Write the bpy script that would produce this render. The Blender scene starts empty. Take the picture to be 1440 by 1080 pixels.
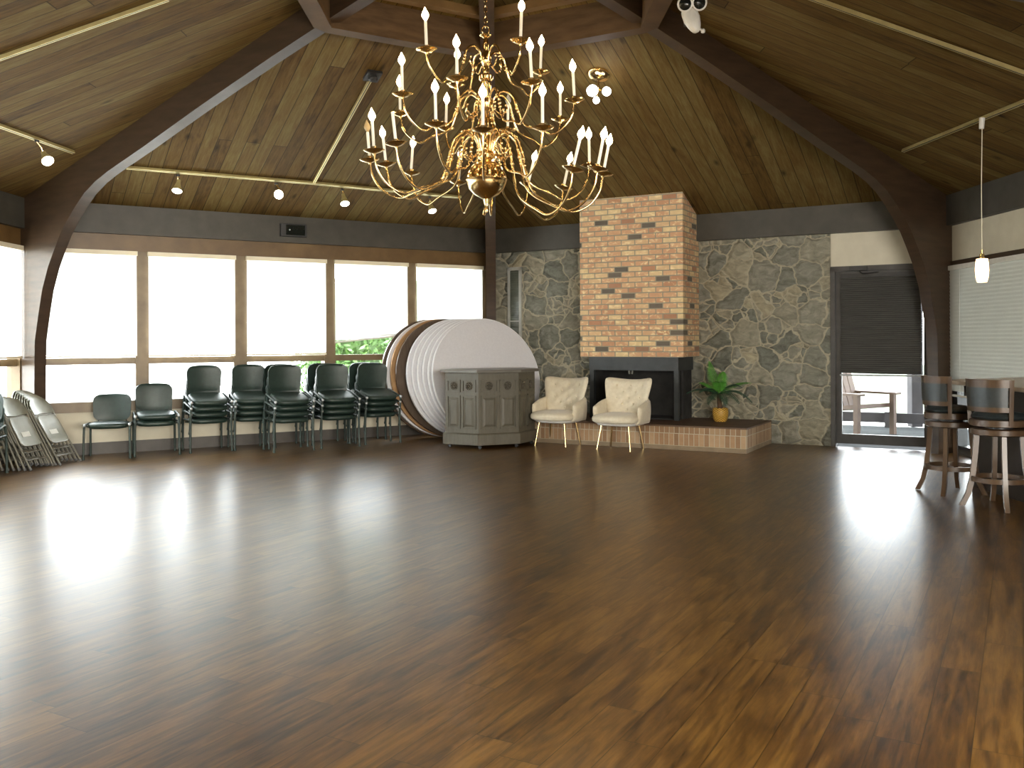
import bpy, math, random
from mathutils import Vector, Matrix
random.seed(7)
PI = math.pi
C3 = bpy.context.scene.collection
scn = bpy.context.scene

# ------------------------------------------------------------------ camera, sky, sun, big lights, exposure
HC = 1.4
cam_d = bpy.data.cameras.new('camera'); cam = bpy.data.objects.new('camera', cam_d); C3.objects.link(cam)
cam_d.sensor_width = 36; cam_d.lens = 36 * 1291.05 / 1440; cam_d.shift_y = -60.43 / 1440
cam_d.clip_start = 0.05; cam_d.clip_end = 500
ROLL = math.radians(-0.3)
cam.matrix_world = Matrix.Translation((0, 0, HC)) @ Matrix.Rotation(PI/2, 4, 'X') @ Matrix.Rotation(ROLL, 4, 'Z')
scn.camera = cam

world = bpy.data.worlds.new('sky'); scn.world = world; world.use_nodes = True
_bg = world.node_tree.nodes['Background']
_bg.inputs[0].default_value = (0.93, 0.97, 1.0, 1); _bg.inputs[1].default_value = 15.0

def sun_light(name, direction, strength, angle):
    d = bpy.data.lights.new(name, 'SUN'); d.energy = strength; d.angle = angle
    o = bpy.data.objects.new(name, d); C3.objects.link(o)
    o.rotation_euler = Vector(direction).to_track_quat('-Z', 'Y').to_euler()
    return o
sun_light('sun', (0.10, 0.42, -0.9), 5.0, 0.02)

def area_light(name, loc, direction, sx, sy, power, col=(1, 1, 1), spread=180):
    d = bpy.data.lights.new(name, 'AREA'); d.shape = 'RECTANGLE'; d.size = sx; d.size_y = sy; d.energy = power; d.color = col; d.spread = math.radians(spread)
    o = bpy.data.objects.new(name, d); C3.objects.link(o); o.location = loc
    o.rotation_euler = Vector(direction).to_track_quat('-Z', 'Y').to_euler()
    return o
# added fill lights, unseen, behind and right of the camera; no windows there
area_light('fill_rear', (2.4, -4.2, 1.75), (-0.12, 1, -0.22), 5.6, 2.2, 900, (1.0, 0.97, 0.90))
area_light('fill_side', (5.35, 0.0, 1.75), (-1, 0.45, 0.26), 4.6, 2.0, 520, (1.0, 0.96, 0.88), 120)

scn.view_settings.view_transform = 'Standard'; scn.view_settings.look = 'None'
scn.view_settings.gamma = 1.0; scn.view_settings.use_curve_mapping = False
scn.view_settings.exposure = 0.45
scn.cycles.use_denoising = True; scn.cycles.denoising_input_passes = 'RGB_ALBEDO_NORMAL'; scn.cycles.denoising_prefilter = 'ACCURATE'
scn.cycles.max_bounces = 10; scn.cycles.diffuse_bounces = 5; scn.cycles.glossy_bounces = 5
scn.cycles.transparent_max_bounces = 12; scn.cycles.sample_clamp_indirect = 6.0
scn.cycles.caustics_reflective = False; scn.cycles.caustics_refractive = False

# ------------------------------------------------------------------ plan of the room: a regular hexagon
def V2(a, b): return Vector((a, b))
AL = math.radians(59.038); BE = math.radians(120) - AL; SIDE = 6.56
PC = V2(-0.3255, 14.547)
dL = V2(-math.sin(AL), -math.cos(AL)); dB = V2(math.sin(BE), -math.cos(BE))
PL = PC + dL*SIDE; PR = PC + dB*SIDE; PO = PL + PR - PC
PL2 = PO + (PO-PR); PR2 = PO + (PO-PL); PC2 = PO + (PO-PC)
EAVE, APEX = 3.12, 5.337
def inward(p, d):
    n = V2(d.y, -d.x)
    return n if n.dot(PO-p) > 0 else -n
WALLS = {}
for k, a, b in (('L', PC, PL), ('B', PC, PR), ('W', PL, PL2), ('E', PR, PR2)):
    d = (b-a).normalized(); WALLS[k] = (a, d, inward(a, d))
def W(k, s, o, z):
    a, d, n = WALLS[k]; p = a + d*s + n*o
    return Vector((p.x, p.y, z))
def ray(x, y):
    u = (x-720)/1291.05; v = (y-479.57)/1291.05; c, s = math.cos(ROLL), math.sin(ROLL)
    return Vector((u*c+v*s, 1, u*s-v*c))
def atz(x, y, z):
    r = ray(x, y); return Vector((0, 0, HC)) + r*((z-HC)/r.z)
def atd(x, y, d): return Vector((0, 0, HC)) + ray(x, y)*d
def on_slope(x, y, k, drop=0.0):
    a, d, n = WALLS[k]; sl = (APEX-EAVE)/(SIDE*math.sqrt(3)/2)
    # z = EAVE - drop + sl*((p-a).n)
    r = ray(x, y); n3 = Vector((n.x*sl, n.y*sl, -1))
    c = sl*(-a.dot(n)) + EAVE - drop
    t = -(c - HC)/(r.dot(n3)); return Vector((0, 0, HC)) + r*t

# ------------------------------------------------------------------ materials
class NT:
    def __init__(s, name):
        s.m = bpy.data.materials.new(name); s.m.use_nodes = True; s.t = s.m.node_tree
        s.b = s.t.nodes['Principled BSDF']; s.out = s.t.nodes['Material Output']
    def n(s, typ, ins=None, **props):
        x = s.t.nodes.new(typ)
        for k, v in props.items(): setattr(x, k, v)
        for k, v in (ins or {}).items(): s.set(x.inputs[k], v)
        return x
    def set(s, sock, v):
        if isinstance(v, bpy.types.NodeSocket): s.t.links.new(v, sock)
        elif isinstance(v, bpy.types.Node): s.t.links.new(v.outputs[0], sock)
        else: sock.default_value = (tuple(v)+(1,) if isinstance(v, tuple) and len(v) == 3 and len(getattr(sock, 'default_value', ())) == 4 else v)
    def math(s, op, a, b=0.0, c=0.0):
        x = s.n('ShaderNodeMath', operation=op); s.set(x.inputs[0], a); s.set(x.inputs[1], b); s.set(x.inputs[2], c); return x.outputs[0]
    def mix(s, f, a, b, mode='MIX'):
        x = s.n('ShaderNodeMix', data_type='RGBA', blend_type=mode); s.set(x.inputs[0], f); s.set(x.inputs[6], a); s.set(x.inputs[7], b); return x.outputs[2]
    def ramp(s, f, stops, interp='LINEAR'):
        x = s.n('ShaderNodeValToRGB'); s.set(x.inputs[0], f); cr = x.color_ramp; cr.interpolation = interp
        while len(cr.elements) < len(stops): cr.elements.new(0.5)
        for e, (p, c) in zip(cr.elements, stops): e.position = p; e.color = tuple(c)+(1,) if len(c) == 3 else c
        return x.outputs[0]
    def noise(s, vec, scale, detail=4.0, rough=0.55, dist=0.0):
        x = s.n('ShaderNodeTexNoise', {'Scale': scale, 'Detail': detail, 'Roughness': rough, 'Distortion': dist})
        if vec is not None: s.set(x.inputs['Vector'], vec)
        return x.outputs[0]
    def comb(s, x, y, z=0.0):
        c = s.n('ShaderNodeCombineXYZ'); s.set(c.inputs[0], x); s.set(c.inputs[1], y); s.set(c.inputs[2], z); return c.outputs[0]
    def pos(s): return s.n('ShaderNodeNewGeometry').outputs['Position']
    def obj(s): return s.n('ShaderNodeTexCoord').outputs['Object']
    def uv(s): return s.n('ShaderNodeTexCoord').outputs['UV']
    def dot(s, v, d):
        x = s.n('ShaderNodeVectorMath', operation='DOT_PRODUCT'); s.set(x.inputs[0], v); x.inputs[1].default_value = d; return x.outputs['Value']
    def bump(s, h, strength=0.3, dist=0.01):
        x = s.n('ShaderNodeBump', {'Strength': strength, 'Distance': dist}); s.set(x.inputs['Height'], h); s.set(s.b.inputs['Normal'], x.outputs[0])
    def fin(s, col=None, rough=None, metal=None, **kw):
        if col is not None: s.set(s.b.inputs['Base Color'], col)
        if rough is not None: s.set(s.b.inputs['Roughness'], rough)
        if metal is not None: s.set(s.b.inputs['Metallic'], metal)
        for k, v in kw.items(): s.set(s.b.inputs[k.replace('_', ' ')], v)
        return s.m

def mottled(name, a, b, scale=8.0, rough=0.5, metal=0.0, bump=0.0, stretch=None, detail=4, **kw):
    t = NT(name); v = t.obj()
    if stretch:
        m = t.n('ShaderNodeMapping', {'Vector': v}); m.inputs['Scale'].default_value = stretch; v = m.outputs[0]
    f = t.noise(v, scale, detail)
    if bump: t.bump(f, bump, 0.005)
    return t.fin(t.ramp(f, [(0.3, a), (0.7, b)]), rough, metal, **kw)

def planks(name, src, width, length, cols, seam, rough, bump=0.25, grain=0.45, knots=0.5, tone=0.5, rvar=0.16, gu=26.0, spec=0.5, fine=0.5, mott=0.75):
    """boards running along v, side by side along u; src = 'uv' or (dirU, dirV)"""
    t = NT(name)
    if src == 'uv':
        sp = t.n('ShaderNodeSeparateXYZ', {0: t.uv()}); u, v = sp.outputs[0], sp.outputs[1]
    else:
        p = t.pos(); u, v = t.dot(p, src[0]), t.dot(p, src[1])
    us = t.math('DIVIDE', u, width); iu = t.math('FLOOR', us); fu = t.math('FRACT', us)
    r1 = t.n('ShaderNodeTexWhiteNoise', {'W': iu}, noise_dimensions='1D').outputs['Value']
    vs = t.math('ADD', t.math('DIVIDE', v, length), t.math('MULTIPLY', r1, 7.3)); iv = t.math('FLOOR', vs); fv = t.math('FRACT', vs)
    r2 = t.n('ShaderNodeTexWhiteNoise', {'Vector': t.comb(iu, iv, 0.5)}, noise_dimensions='3D').outputs['Value']
    g1 = t.noise(t.comb(t.math('MULTIPLY', u, gu), t.math('MULTIPLY', v, 1.6), t.math('MULTIPLY', r2, 40.0)), 1.6, 6, 0.65, 0.6)
    g2 = t.noise(t.comb(t.math('MULTIPLY', u, 5.0), t.math('MULTIPLY', v, 1.3), t.math('MULTIPLY', r2, 20.0)), 1.5, 4, 0.6, 0.8)
    g3 = t.noise(t.comb(t.math('MULTIPLY', u, gu*3.6), t.math('MULTIPLY', v, 2.4), t.math('MULTIPLY', r2, 60.0)), 1.0, 4, 0.7, 0.3)
    cen = lambda x, k: t.math('MULTIPLY', t.math('SUBTRACT', x, 0.5), k)
    tone = t.math('ADD', t.math('ADD', cen(r2, tone), 0.5), t.math('ADD', t.math('ADD', cen(g1, grain*1.5), cen(g3, fine)), cen(g2, mott)))
    col = t.ramp(tone, cols)
    kn = t.n('ShaderNodeTexVoronoi', {'Vector': t.comb(t.math('MULTIPLY', u, 3.4), t.math('MULTIPLY', v, 1.5), 0.0), 'Scale': 1.0}, feature='F1')
    kf = t.math('MULTIPLY', t.math('SUBTRACT', 1.0, t.math('MINIMUM', t.math('MULTIPLY', kn.outputs['Distance'], 7.0), 1.0)), knots)
    col = t.mix(kf, col, tuple(c*0.25 for c in cols[0][1]))
    e = t.math('MINIMUM', fu, t.math('SUBTRACT', 1.0, fu)); e = t.math('MULTIPLY', e, width)
    e2 = t.math('MULTIPLY', t.math('MINIMUM', fv, t.math('SUBTRACT', 1.0, fv)), length)
    sm = t.math('MINIMUM', t.math('DIVIDE', t.math('MINIMUM', e, e2), seam), 1.0)
    col = t.mix(t.math('SUBTRACT', 1.0, sm), col, tuple(c*0.3 for c in cols[0][1]))
    hh = t.math('ADD', t.math('MULTIPLY', sm, 0.6), t.math('MULTIPLY', g1, 0.4))
    t.bump(hh, bump, 0.004)
    rg = t.math('ADD', rough, t.math('MULTIPLY', g2, rvar))
    return t.fin(col, rg, Specular_IOR_Level=spec)

M = {}
nBack = WALLS['B'][2]
M['floor'] = planks('floor_planks', ((dB.x, dB.y, 0), (-nBack.x, -nBack.y, 0)), 0.155, 1.25,
    [(0.20, (0.022, 0.010, 0.0030)), (0.5, (0.092, 0.043, 0.0080)), (0.80, (0.175, 0.090, 0.018))], 0.003, 0.285, 0.03, 0.80, 0.75, tone=0.18, rvar=0.04, gu=13.0, spec=0.7, fine=0.95)
M['ceiling'] = planks('ceiling_boards', 'uv', 0.165, 9.0,
    [(0.22, (0.045, 0.024, 0.007)), (0.45, (0.108, 0.061, 0.016)), (0.58, (0.130, 0.085, 0.025)), (0.80, (0.175, 0.134, 0.052))], 0.007, 0.60, 0.35, 0.42, 0.95, tone=0.26, gu=14.0, spec=0.15, fine=0.4, mott=0.42)
M['arch'] = mottled('arch_wood', (0.034, 0.020, 0.011), (0.060, 0.036, 0.020), 3.0, 0.36, stretch=(1, 1, 6))
M['eave'] = mottled('eave_beam_wood', (0.046, 0.042, 0.032), (0.066, 0.059, 0.046), 5.0, 0.55)
M['header'] = mottled('window_header_wood', (0.100, 0.054, 0.017), (0.165, 0.096, 0.034), 3.0, 0.45)
M['mullion'] = mottled('mullion_wood', (0.125, 0.082, 0.040), (0.190, 0.132, 0.068), 4.0, 0.45)
M['plaster'] = mottled('cream_wall_paint', (0.60, 0.55, 0.43), (0.66, 0.61, 0.48), 6.0, 0.75)
M['skirting'] = mottled('skirting_paint', (0.060, 0.052, 0.044), (0.085, 0.074, 0.062), 6.0, 0.5)
M['doormetal'] = mottled('door_frame_paint', (0.050, 0.047, 0.045), (0.070, 0.066, 0.062), 9.0, 0.45)
M['roof'] = mottled('roofing', (0.09, 0.08, 0.07), (0.12, 0.11, 0.1), 9.0, 0.9)
M['headrail'] = mottled('headrail_cream', (0.80, 0.72, 0.54), (0.86, 0.79, 0.60), 5.0, 0.5)
M['brass'] = mottled('polished_brass', (0.84, 0.60, 0.27), (0.92, 0.70, 0.36), 12.0, 0.16, 1.0)
M['trackgold'] = mottled('track_gold', (0.62, 0.52, 0.24), (0.74, 0.63, 0.30), 12.0, 0.35, 0.6)
M['goldleg'] = mottled('gold_leg', (0.85, 0.62, 0.30), (0.95, 0.72, 0.38), 12.0, 0.18, 1.0)
M['darkmetal'] = mottled('dark_metal', (0.022, 0.022, 0.022), (0.034, 0.034, 0.034), 14.0, 0.4)
M['firemetal'] = mottled('black_fire_metal', (0.026, 0.030, 0.031), (0.040, 0.045, 0.046), 10.0, 0.5)
M['soot'] = mottled('sooty_brick', (0.012, 0.011, 0.010), (0.030, 0.028, 0.025), 6.0, 0.9, bump=0.4)
M['chair_seat'] = mottled('green_black_vinyl', (0.012, 0.025, 0.019), (0.018, 0.036, 0.028), 30.0, 0.45, bump=0.05)
M['chair_frame'] = mottled('grey_green_tube', (0.022, 0.036, 0.030), (0.034, 0.052, 0.044), 20.0, 0.5, 0.0)
M['chair_cap'] = mottled('bright_joint_cap', (0.55, 0.58, 0.60), (0.66, 0.68, 0.70), 20.0, 0.25, 0.4)
M['fold_metal'] = mottled('beige_grey_steel', (0.150, 0.145, 0.105), (0.195, 0.185, 0.138), 9.0, 0.36, 0.15)
M['fold_tube'] = mottled('beige_grey_tube', (0.200, 0.190, 0.155), (0.250, 0.238, 0.195), 9.0, 0.34, 0.2)
M['sticker'] = mottled('paper_sticker', (0.62, 0.62, 0.56), (0.70, 0.70, 0.64), 18.0, 0.6)
M['aluminium'] = mottled('brushed_aluminium', (0.40, 0.40, 0.36), (0.48, 0.48, 0.44), 16.0, 0.4)
M['louvre_glass'] = mottled('green_grey_louvre', (0.085, 0.095, 0.075), (0.13, 0.14, 0.11), 6.0, 0.25)
M['rubber'] = mottled('grey_rubber', (0.10, 0.10, 0.10), (0.14, 0.14, 0.14), 18.0, 0.7)
M['white_top'] = mottled('white_plastic_top', (0.66, 0.655, 0.69), (0.71, 0.705, 0.74), 40.0, 0.38, bump=0.02)
M['white_edge'] = mottled('white_edge_band_lit', (0.84, 0.85, 0.87), (0.90, 0.90, 0.92), 30.0, 0.3)  # paler than the top: window light on the rims is put into the colour
M['brown_top'] = mottled('dark_walnut_laminate', (0.060, 0.040, 0.026), (0.105, 0.073, 0.048), 2.0, 0.45, stretch=(14, 14, 1.2))
M['brown_edge'] = mottled('brown_edge_band', (0.085, 0.052, 0.033), (0.120, 0.078, 0.050), 8.0, 0.4)
M['tan_top'] = mottled('tan_laminate', (0.34, 0.19, 0.085), (0.42, 0.25, 0.12), 4.0, 0.45)
M['tan_edge'] = mottled('tan_edge_band', (0.40, 0.22, 0.09), (0.47, 0.27, 0.12), 8.0, 0.4)
M['podium'] = mottled('grey_stained_wood', (0.080, 0.071, 0.050), (0.115, 0.103, 0.075), 5.0, 0.5, bump=0.05, stretch=(6, 6, 1))
M['podium_dark'] = mottled('grey_stained_wood_relief', (0.055, 0.046, 0.032), (0.085, 0.073, 0.052), 9.0, 0.5)
M['podium_top'] = mottled('grey_counter_wood', (0.115, 0.105, 0.088), (0.155, 0.143, 0.120), 5.0, 0.35)
M['cream_fabric'] = mottled('cream_velvet', (0.66, 0.58, 0.43), (0.74, 0.665, 0.51), 26.0, 0.72, bump=0.05, Sheen_Weight=0.3)
M['cream_shell'] = mottled('cream_velvet_shell', (0.58, 0.55, 0.50), (0.66, 0.63, 0.58), 26.0, 0.75, bump=0.05)
M['palm_light'] = mottled('palm_green_light', (0.055, 0.20, 0.020), (0.10, 0.32, 0.045), 9.0, 0.45)
M['palm_dark'] = mottled('palm_green_dark', (0.012, 0.050, 0.026), (0.025, 0.085, 0.045), 9.0, 0.4)
M['palm_trunk'] = mottled('palm_trunk', (0.07, 0.04, 0.02), (0.13, 0.075, 0.04), 22.0, 0.85, bump=0.5)
M['soil'] = mottled('dark_moss', (0.012, 0.014, 0.010), (0.03, 0.03, 0.02), 40.0, 0.95, bump=0.5)
M['stool_wood'] = mottled('walnut_stool_wood', (0.062, 0.035, 0.018), (0.100, 0.060, 0.032), 5.0, 0.32, stretch=(5, 5, 1))
M['stool_pad'] = mottled('black_leather', (0.020, 0.026, 0.028), (0.032, 0.040, 0.042), 30.0, 0.38)
M['bar_top'] = mottled('bar_top_laminate', (0.40, 0.31, 0.23), (0.50, 0.40, 0.30), 14.0, 0.28)
M['bar_body'] = mottled('bar_dark_panel', (0.017, 0.012, 0.009), (0.028, 0.020, 0.015), 6.0, 0.5)
M['white_plastic'] = mottled('white_plastic', (0.70, 0.69, 0.64), (0.80, 0.79, 0.74), 16.0, 0.3)
M['lens_dark'] = mottled('dark_lens', (0.006, 0.008, 0.007), (0.014, 0.018, 0.015), 10.0, 0.12)
M['candle'] = mottled('ivory_candle_sleeve', (0.80, 0.76, 0.66), (0.86, 0.82, 0.72), 20.0, 0.5)
M['deck'] = planks('deck_boards', ((nBack.x, nBack.y, 0), (dB.x, dB.y, 0)), 0.14, 3.0,
    [(0.25, (0.026, 0.029, 0.030)), (0.6, (0.036, 0.040, 0.041)), (0.95, (0.048, 0.053, 0.054))], 0.006, 0.9, 0.2, 0.3, 0.2, spec=0.05)
M['post_paint'] = mottled('porch_paint', (0.055, 0.053, 0.057), (0.075, 0.072, 0.078), 6.0, 0.85, Specular_IOR_Level=0.1)
M['ground'] = mottled('pale_concrete', (0.50, 0.49, 0.45), (0.60, 0.59, 0.55), 2.0, 0.9)
M['lawn'] = mottled('lawn_green', (0.022, 0.032, 0.014), (0.036, 0.05, 0.022), 14.0, 0.95)
M['patio_wood'] = mottled('brown_patio_wood', (0.10, 0.060, 0.045), (0.15, 0.095, 0.07), 6.0, 0.6)
M['leafA'] = mottled('hedge_leaf', (0.022, 0.060, 0.010), (0.085, 0.17, 0.035), 3.0, 0.4)

def emit(name, col, strength, rim=None):
    t = NT(name); f = t.noise(t.obj(), 6.0, 2)
    c = t.ramp(f, [(0.3, tuple(x*0.96 for x in col)), (0.7, col)])
    return t.fin(c, 0.4, Emission_Color=c, Emission_Strength=strength)
M['bulb'] = emit('candle_bulb_glow', (1.0, 0.74, 0.42), 38.0)
M['bulb_off'] = mottled('amber_bulb_unlit', (0.42, 0.30, 0.14), (0.55, 0.40, 0.2), 8.0, 0.15)
M['bulb_clear'] = mottled('clear_bulb_unlit', (0.34, 0.33, 0.30), (0.48, 0.47, 0.43), 8.0, 0.1)
M['spot_face'] = emit('spot_lamp_glow', (1.0, 0.97, 0.92), 14.0)
M['globe_face'] = emit('globe_lamp_glow', (0.93, 0.96, 1.0), 16.0)
M['pendant_glow'] = emit('pendant_glass_glow', (1.0, 0.66, 0.36), 3.4)

def glass_pane():
    t = NT('window_glass')
    tr = t.n('ShaderNodeBsdfTransparent', {'Color': (0.97, 0.985, 0.98, 1)})
    gl = t.n('ShaderNodeBsdfGlossy', {'Roughness': 0.02, 'Color': (1, 1, 1, 1)})
    lw = t.n('ShaderNodeLayerWeight', {'Blend': 0.5}).outputs['Facing']
    f = t.math('ADD', 0.03, t.math('MULTIPLY', 0.5, t.math('POWER', lw, 5.0)))
    mx = t.n('ShaderNodeMixShader'); t.set(mx.inputs[0], f); t.set(mx.inputs[1], tr.outputs[0]); t.set(mx.inputs[2], gl.outputs[0])
    t.set(t.out.inputs['Surface'], mx.outputs[0]); return t.m
M['glass'] = glass_pane()
def blind_mat(name, refl, trans, w):
    t = NT(name); f = t.noise(t.pos(), 3.0, 3)
    c1 = t.ramp(f, [(0.3, tuple(x*0.95 for x in refl)), (0.7, refl)])
    d = t.n('ShaderNodeBsdfDiffuse', {'Color': c1}); r = t.n('ShaderNodeBsdfTranslucent', {'Color': trans+(1,)})
    mx = t.n('ShaderNodeMixShader', {0: w}); t.set(mx.inputs[1], d.outputs[0]); t.set(mx.inputs[2], r.outputs[0])
    t.set(t.out.inputs['Surface'], mx.outputs[0]); return t.m
M['blind'] = blind_mat('white_blind_slats', (0.8, 0.8, 0.78), (0.92, 0.93, 0.92), 0.36)
M['blind_sheer'] = blind_mat('sheer_white_blind_slats', (0.8, 0.8, 0.78), (0.95, 0.95, 0.93), 0.75)  # translucency raised to throw more window light onto the ceiling
M['blind_shut'] = blind_mat('grey_white_blind_slats', (0.62, 0.63, 0.58), (0.5, 0.5, 0.46), 0.10)

def stone_mat():
    t = NT('flagstone_wall'); p = t.pos()
    u, v = t.dot(p, (dB.x, dB.y, 0)), t.dot(p, (0, 0, 1))
    base = t.comb(u, v, 0.0)
    nz = t.n('ShaderNodeTexNoise', {'Vector': base, 'Scale': 3.6, 'Detail': 3.0})
    off = t.n('ShaderNodeVectorMath', {0: nz.outputs['Color'], 1: (0.5, 0.5, 0.5)}, operation='SUBTRACT')
    sc = t.n('ShaderNodeVectorMath', {0: off.outputs[0]}, operation='SCALE'); sc.inputs['Scale'].default_value = 0.24
    w = t.n('ShaderNodeVectorMath', {0: base, 1: sc.outputs[0]}, operation='ADD').outputs[0]
    mp = t.n('ShaderNodeMapping', {'Vector': w}); mp.inputs['Scale'].default_value = (1.0, 1.18, 1.0); w = mp.outputs[0]
    def vor(scale, feat):
        return t.n('ShaderNodeTexVoronoi', {'Vector': w, 'Scale': scale, 'Randomness': 0.92}, feature=feat, voronoi_dimensions='2D')
    A1, AE = vor(3.15, 'F1'), vor(3.15, 'DISTANCE_TO_EDGE')
    B1, BE_ = vor(6.6, 'F1'), vor(6.6, 'DISTANCE_TO_EDGE')
    sa = t.n('ShaderNodeSeparateColor', {0: A1.outputs['Color']}); sb = t.n('ShaderNodeSeparateColor', {0: B1.outputs['Color']})
    pick = t.math('GREATER_THAN', sa.outputs[0], 0.66)                      # some stones break into smaller ones
    ea = t.math('DIVIDE', AE.outputs['Distance'], 3.15); eb = t.math('DIVIDE', BE_.outputs['Distance'], 6.6)
    edge = t.math('ADD', t.math('MULTIPLY', pick, t.math('MINIMUM', ea, eb)), t.math('MULTIPLY', t.math('SUBTRACT', 1.0, pick), ea))
    rnd = t.math('ADD', t.math('MULTIPLY', pick, sb.outputs[1]), t.math('MULTIPLY', t.math('SUBTRACT', 1.0, pick), sa.outputs[1]))
    n1 = t.noise(t.comb(t.math('MULTIPLY', u, 3), t.math('MULTIPLY', v, 5), t.math('MULTIPLY', rnd, 9)), 2.2, 8, 0.68, 0.8)
    tone = t.math('ADD', t.math('MULTIPLY', rnd, 0.26), t.math('MULTIPLY', n1, 0.90))
    stone = t.ramp(tone, [(0.28, (0.060, 0.057, 0.042)), (0.46, (0.150, 0.144, 0.110)), (0.62, (0.235, 0.226, 0.185)), (0.80, (0.36, 0.342, 0.28))])
    tint = t.ramp(rnd, [(0.0, (0.92, 1.0, 1.04)), (0.5, (1, 1, 0.96)), (1.0, (1.1, 1.0, 0.78))])
    stone = t.mix(0.8, stone, tint, 'MULTIPLY')
    mort = t.ramp(t.noise(base, 30, 3), [(0.3, (0.36, 0.32, 0.225)), (0.7, (0.43, 0.385, 0.28))])
    nf = t.noise(base, 14, 4)
    m = t.math('MINIMUM', 1.0, t.math('MAXIMUM', 0.0, t.math('DIVIDE', t.math('SUBTRACT', edge, t.math('MULTIPLY', nf, 0.014)), 0.007)))
    col = t.mix(m, mort, stone)
    hgt = t.math('ADD', t.math('MULTIPLY', t.math('MINIMUM', t.math('DIVIDE', edge, 0.05), 1.0), 0.7), t.math('MULTIPLY', n1, 0.5))
    t.bump(hgt, 0.9, 0.035)
    return t.fin(col, 0.82)
M['stone'] = stone_mat()

def brick_mat(name, ramp, mortar, bw, bh, ms=0.010, offset=0.5, z0=0.0, patch=0.0, u_dirs=None):
    t = NT(name); p = t.pos(); nB = WALLS['B'][2]
    du = u_dirs or ((dB.x+nB.x), (dB.y+nB.y), 0)
    u = t.math('SUBTRACT', t.dot(p, du), PC.dot(V2(du[0], du[1]))); v = t.math('SUBTRACT', t.dot(p, (0, 0, 1)), z0)
    base = t.comb(u, v, 0.0)
    br = t.n('ShaderNodeTexBrick', {'Vector': base, 'Color1': (0, 0, 0, 1), 'Color2': (1, 1, 1, 1), 'Mortar': (0.5, 0.5, 0.5, 1), 'Scale': 1.0, 'Mortar Size': ms*0.5,
        'Mortar Smooth': 0.15, 'Bias': 0.0, 'Brick Width': bw, 'Row Height': bh}, offset=offset, squash=1.0)
    f = t.n('ShaderNodeSeparateColor', {0: br.outputs['Color']}).outputs[0]
    col = t.ramp(f, ramp)
    nz = t.noise(t.comb(t.math('MULTIPLY', u, 9), t.math('MULTIPLY', v, 14), t.math('MULTIPLY', f, 20)), 1.3, 4, 0.6, 0.5)
    if patch:
        lim = t.math('GREATER_THAN', f, 0.13)
        pf = t.math('MULTIPLY', t.math('MULTIPLY', lim, patch), t.math('MINIMUM', 1.0, t.math('MAXIMUM', 0.0, t.math('MULTIPLY', t.math('SUBTRACT', nz, 0.52), 7.0))))
        col = t.mix(pf, col, (0.80, 0.64, 0.36))
    col = t.mix(0.35, col, t.ramp(nz, [(0.3, (0.72, 0.72, 0.72)), (0.7, (1.15, 1.15, 1.15))]), 'MULTIPLY')
    col = t.mix(br.outputs['Fac'], col, mortar)
    t.bump(t.math('ADD', t.math('MULTIPLY', t.math('SUBTRACT', 1.0, br.outputs['Fac']), 0.8), t.math('MULTIPLY', nz, 0.25)), 0.6, 0.008)
    return t.fin(col, 0.85)
M['brick'] = brick_mat('hood_brick', [(0.0, (0.13, 0.11, 0.085)), (0.10, (0.15, 0.12, 0.09)), (0.115, (0.46, 0.225, 0.125)), (0.25, (0.60, 0.33, 0.185)), (0.7, (0.64, 0.38, 0.215)), (0.92, (0.72, 0.54, 0.29))],
    (0.30, 0.275, 0.20), 0.2, 0.0735, 0.015, 0.5, 1.17, 1.0)
hb = [(0.0, (0.25, 0.145, 0.075)), (0.5, (0.36, 0.215, 0.115)), (1.0, (0.44, 0.295, 0.17))]
M['hearth_brick'] = brick_mat('hearth_soldier_brick', hb, (0.46, 0.40, 0.29), 0.066, 0.155, 0.009, 0.0, 0.055)
M['hearth_head'] = brick_mat('hearth_header_brick', [(p, tuple(c*0.85 for c in q)) for p, q in hb], (0.46, 0.40, 0.29), 0.066, 0.105, 0.009, 0.0, 0.21)
M['hearth_base'] = mottled('hearth_plinth', (0.21, 0.155, 0.095), (0.27, 0.20, 0.125), 7.0, 0.8)
M['hearth_top'] = mottled('hearth_dark_brick_top', (0.085, 0.045, 0.025), (0.13, 0.075, 0.042), 12.0, 0.6, bump=0.2)

def shade_mat():
    t = NT('dark_woven_shade'); p = t.pos(); z = t.dot(p, (0, 0, 1)); u = t.dot(p, (dB.x, dB.y, 0))
    wv = t.n('ShaderNodeTexWave', {'Vector': t.comb(0.0, z, 0.0), 'Scale': 12.0, 'Distortion': 0.6, 'Detail': 2.0}, wave_type='BANDS', bands_direction='Y').outputs[0]
    nz = t.noise(t.comb(t.math('MULTIPLY', u, 1.5), t.math('MULTIPLY', z, 30), 0.0), 2.0, 5)
    t.bump(wv, 0.6, 0.006)
    return t.fin(t.ramp(t.math('ADD', t.math('MULTIPLY', wv, 0.35), t.math('MULTIPLY', nz, 0.65)), [(0.25, (0.022, 0.021, 0.018)), (0.8, (0.064, 0.062, 0.054))]), 0.8)
M['shade'] = shade_mat()
def wicker_mat():
    t = NT('yellow_wicker'); o = t.obj()
    ck = t.n('ShaderNodeTexChecker', {'Vector': t.uv(), 'Scale': 1.0, 'Color1': (0.70, 0.42, 0.07, 1), 'Color2': (0.36, 0.19, 0.03, 1)})
    nz = t.noise(o, 30, 3); t.bump(t.n('ShaderNodeSeparateColor', {0: ck.outputs[0]}).outputs[0], 0.8, 0.01)
    return t.fin(t.mix(0.4, ck.outputs[0], t.ramp(nz, [(0.3, (0.6, 0.6, 0.6)), (0.7, (1.2, 1.2, 1.2))]), 'MULTIPLY'), 0.5)
M['wicker'] = wicker_mat()

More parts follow.
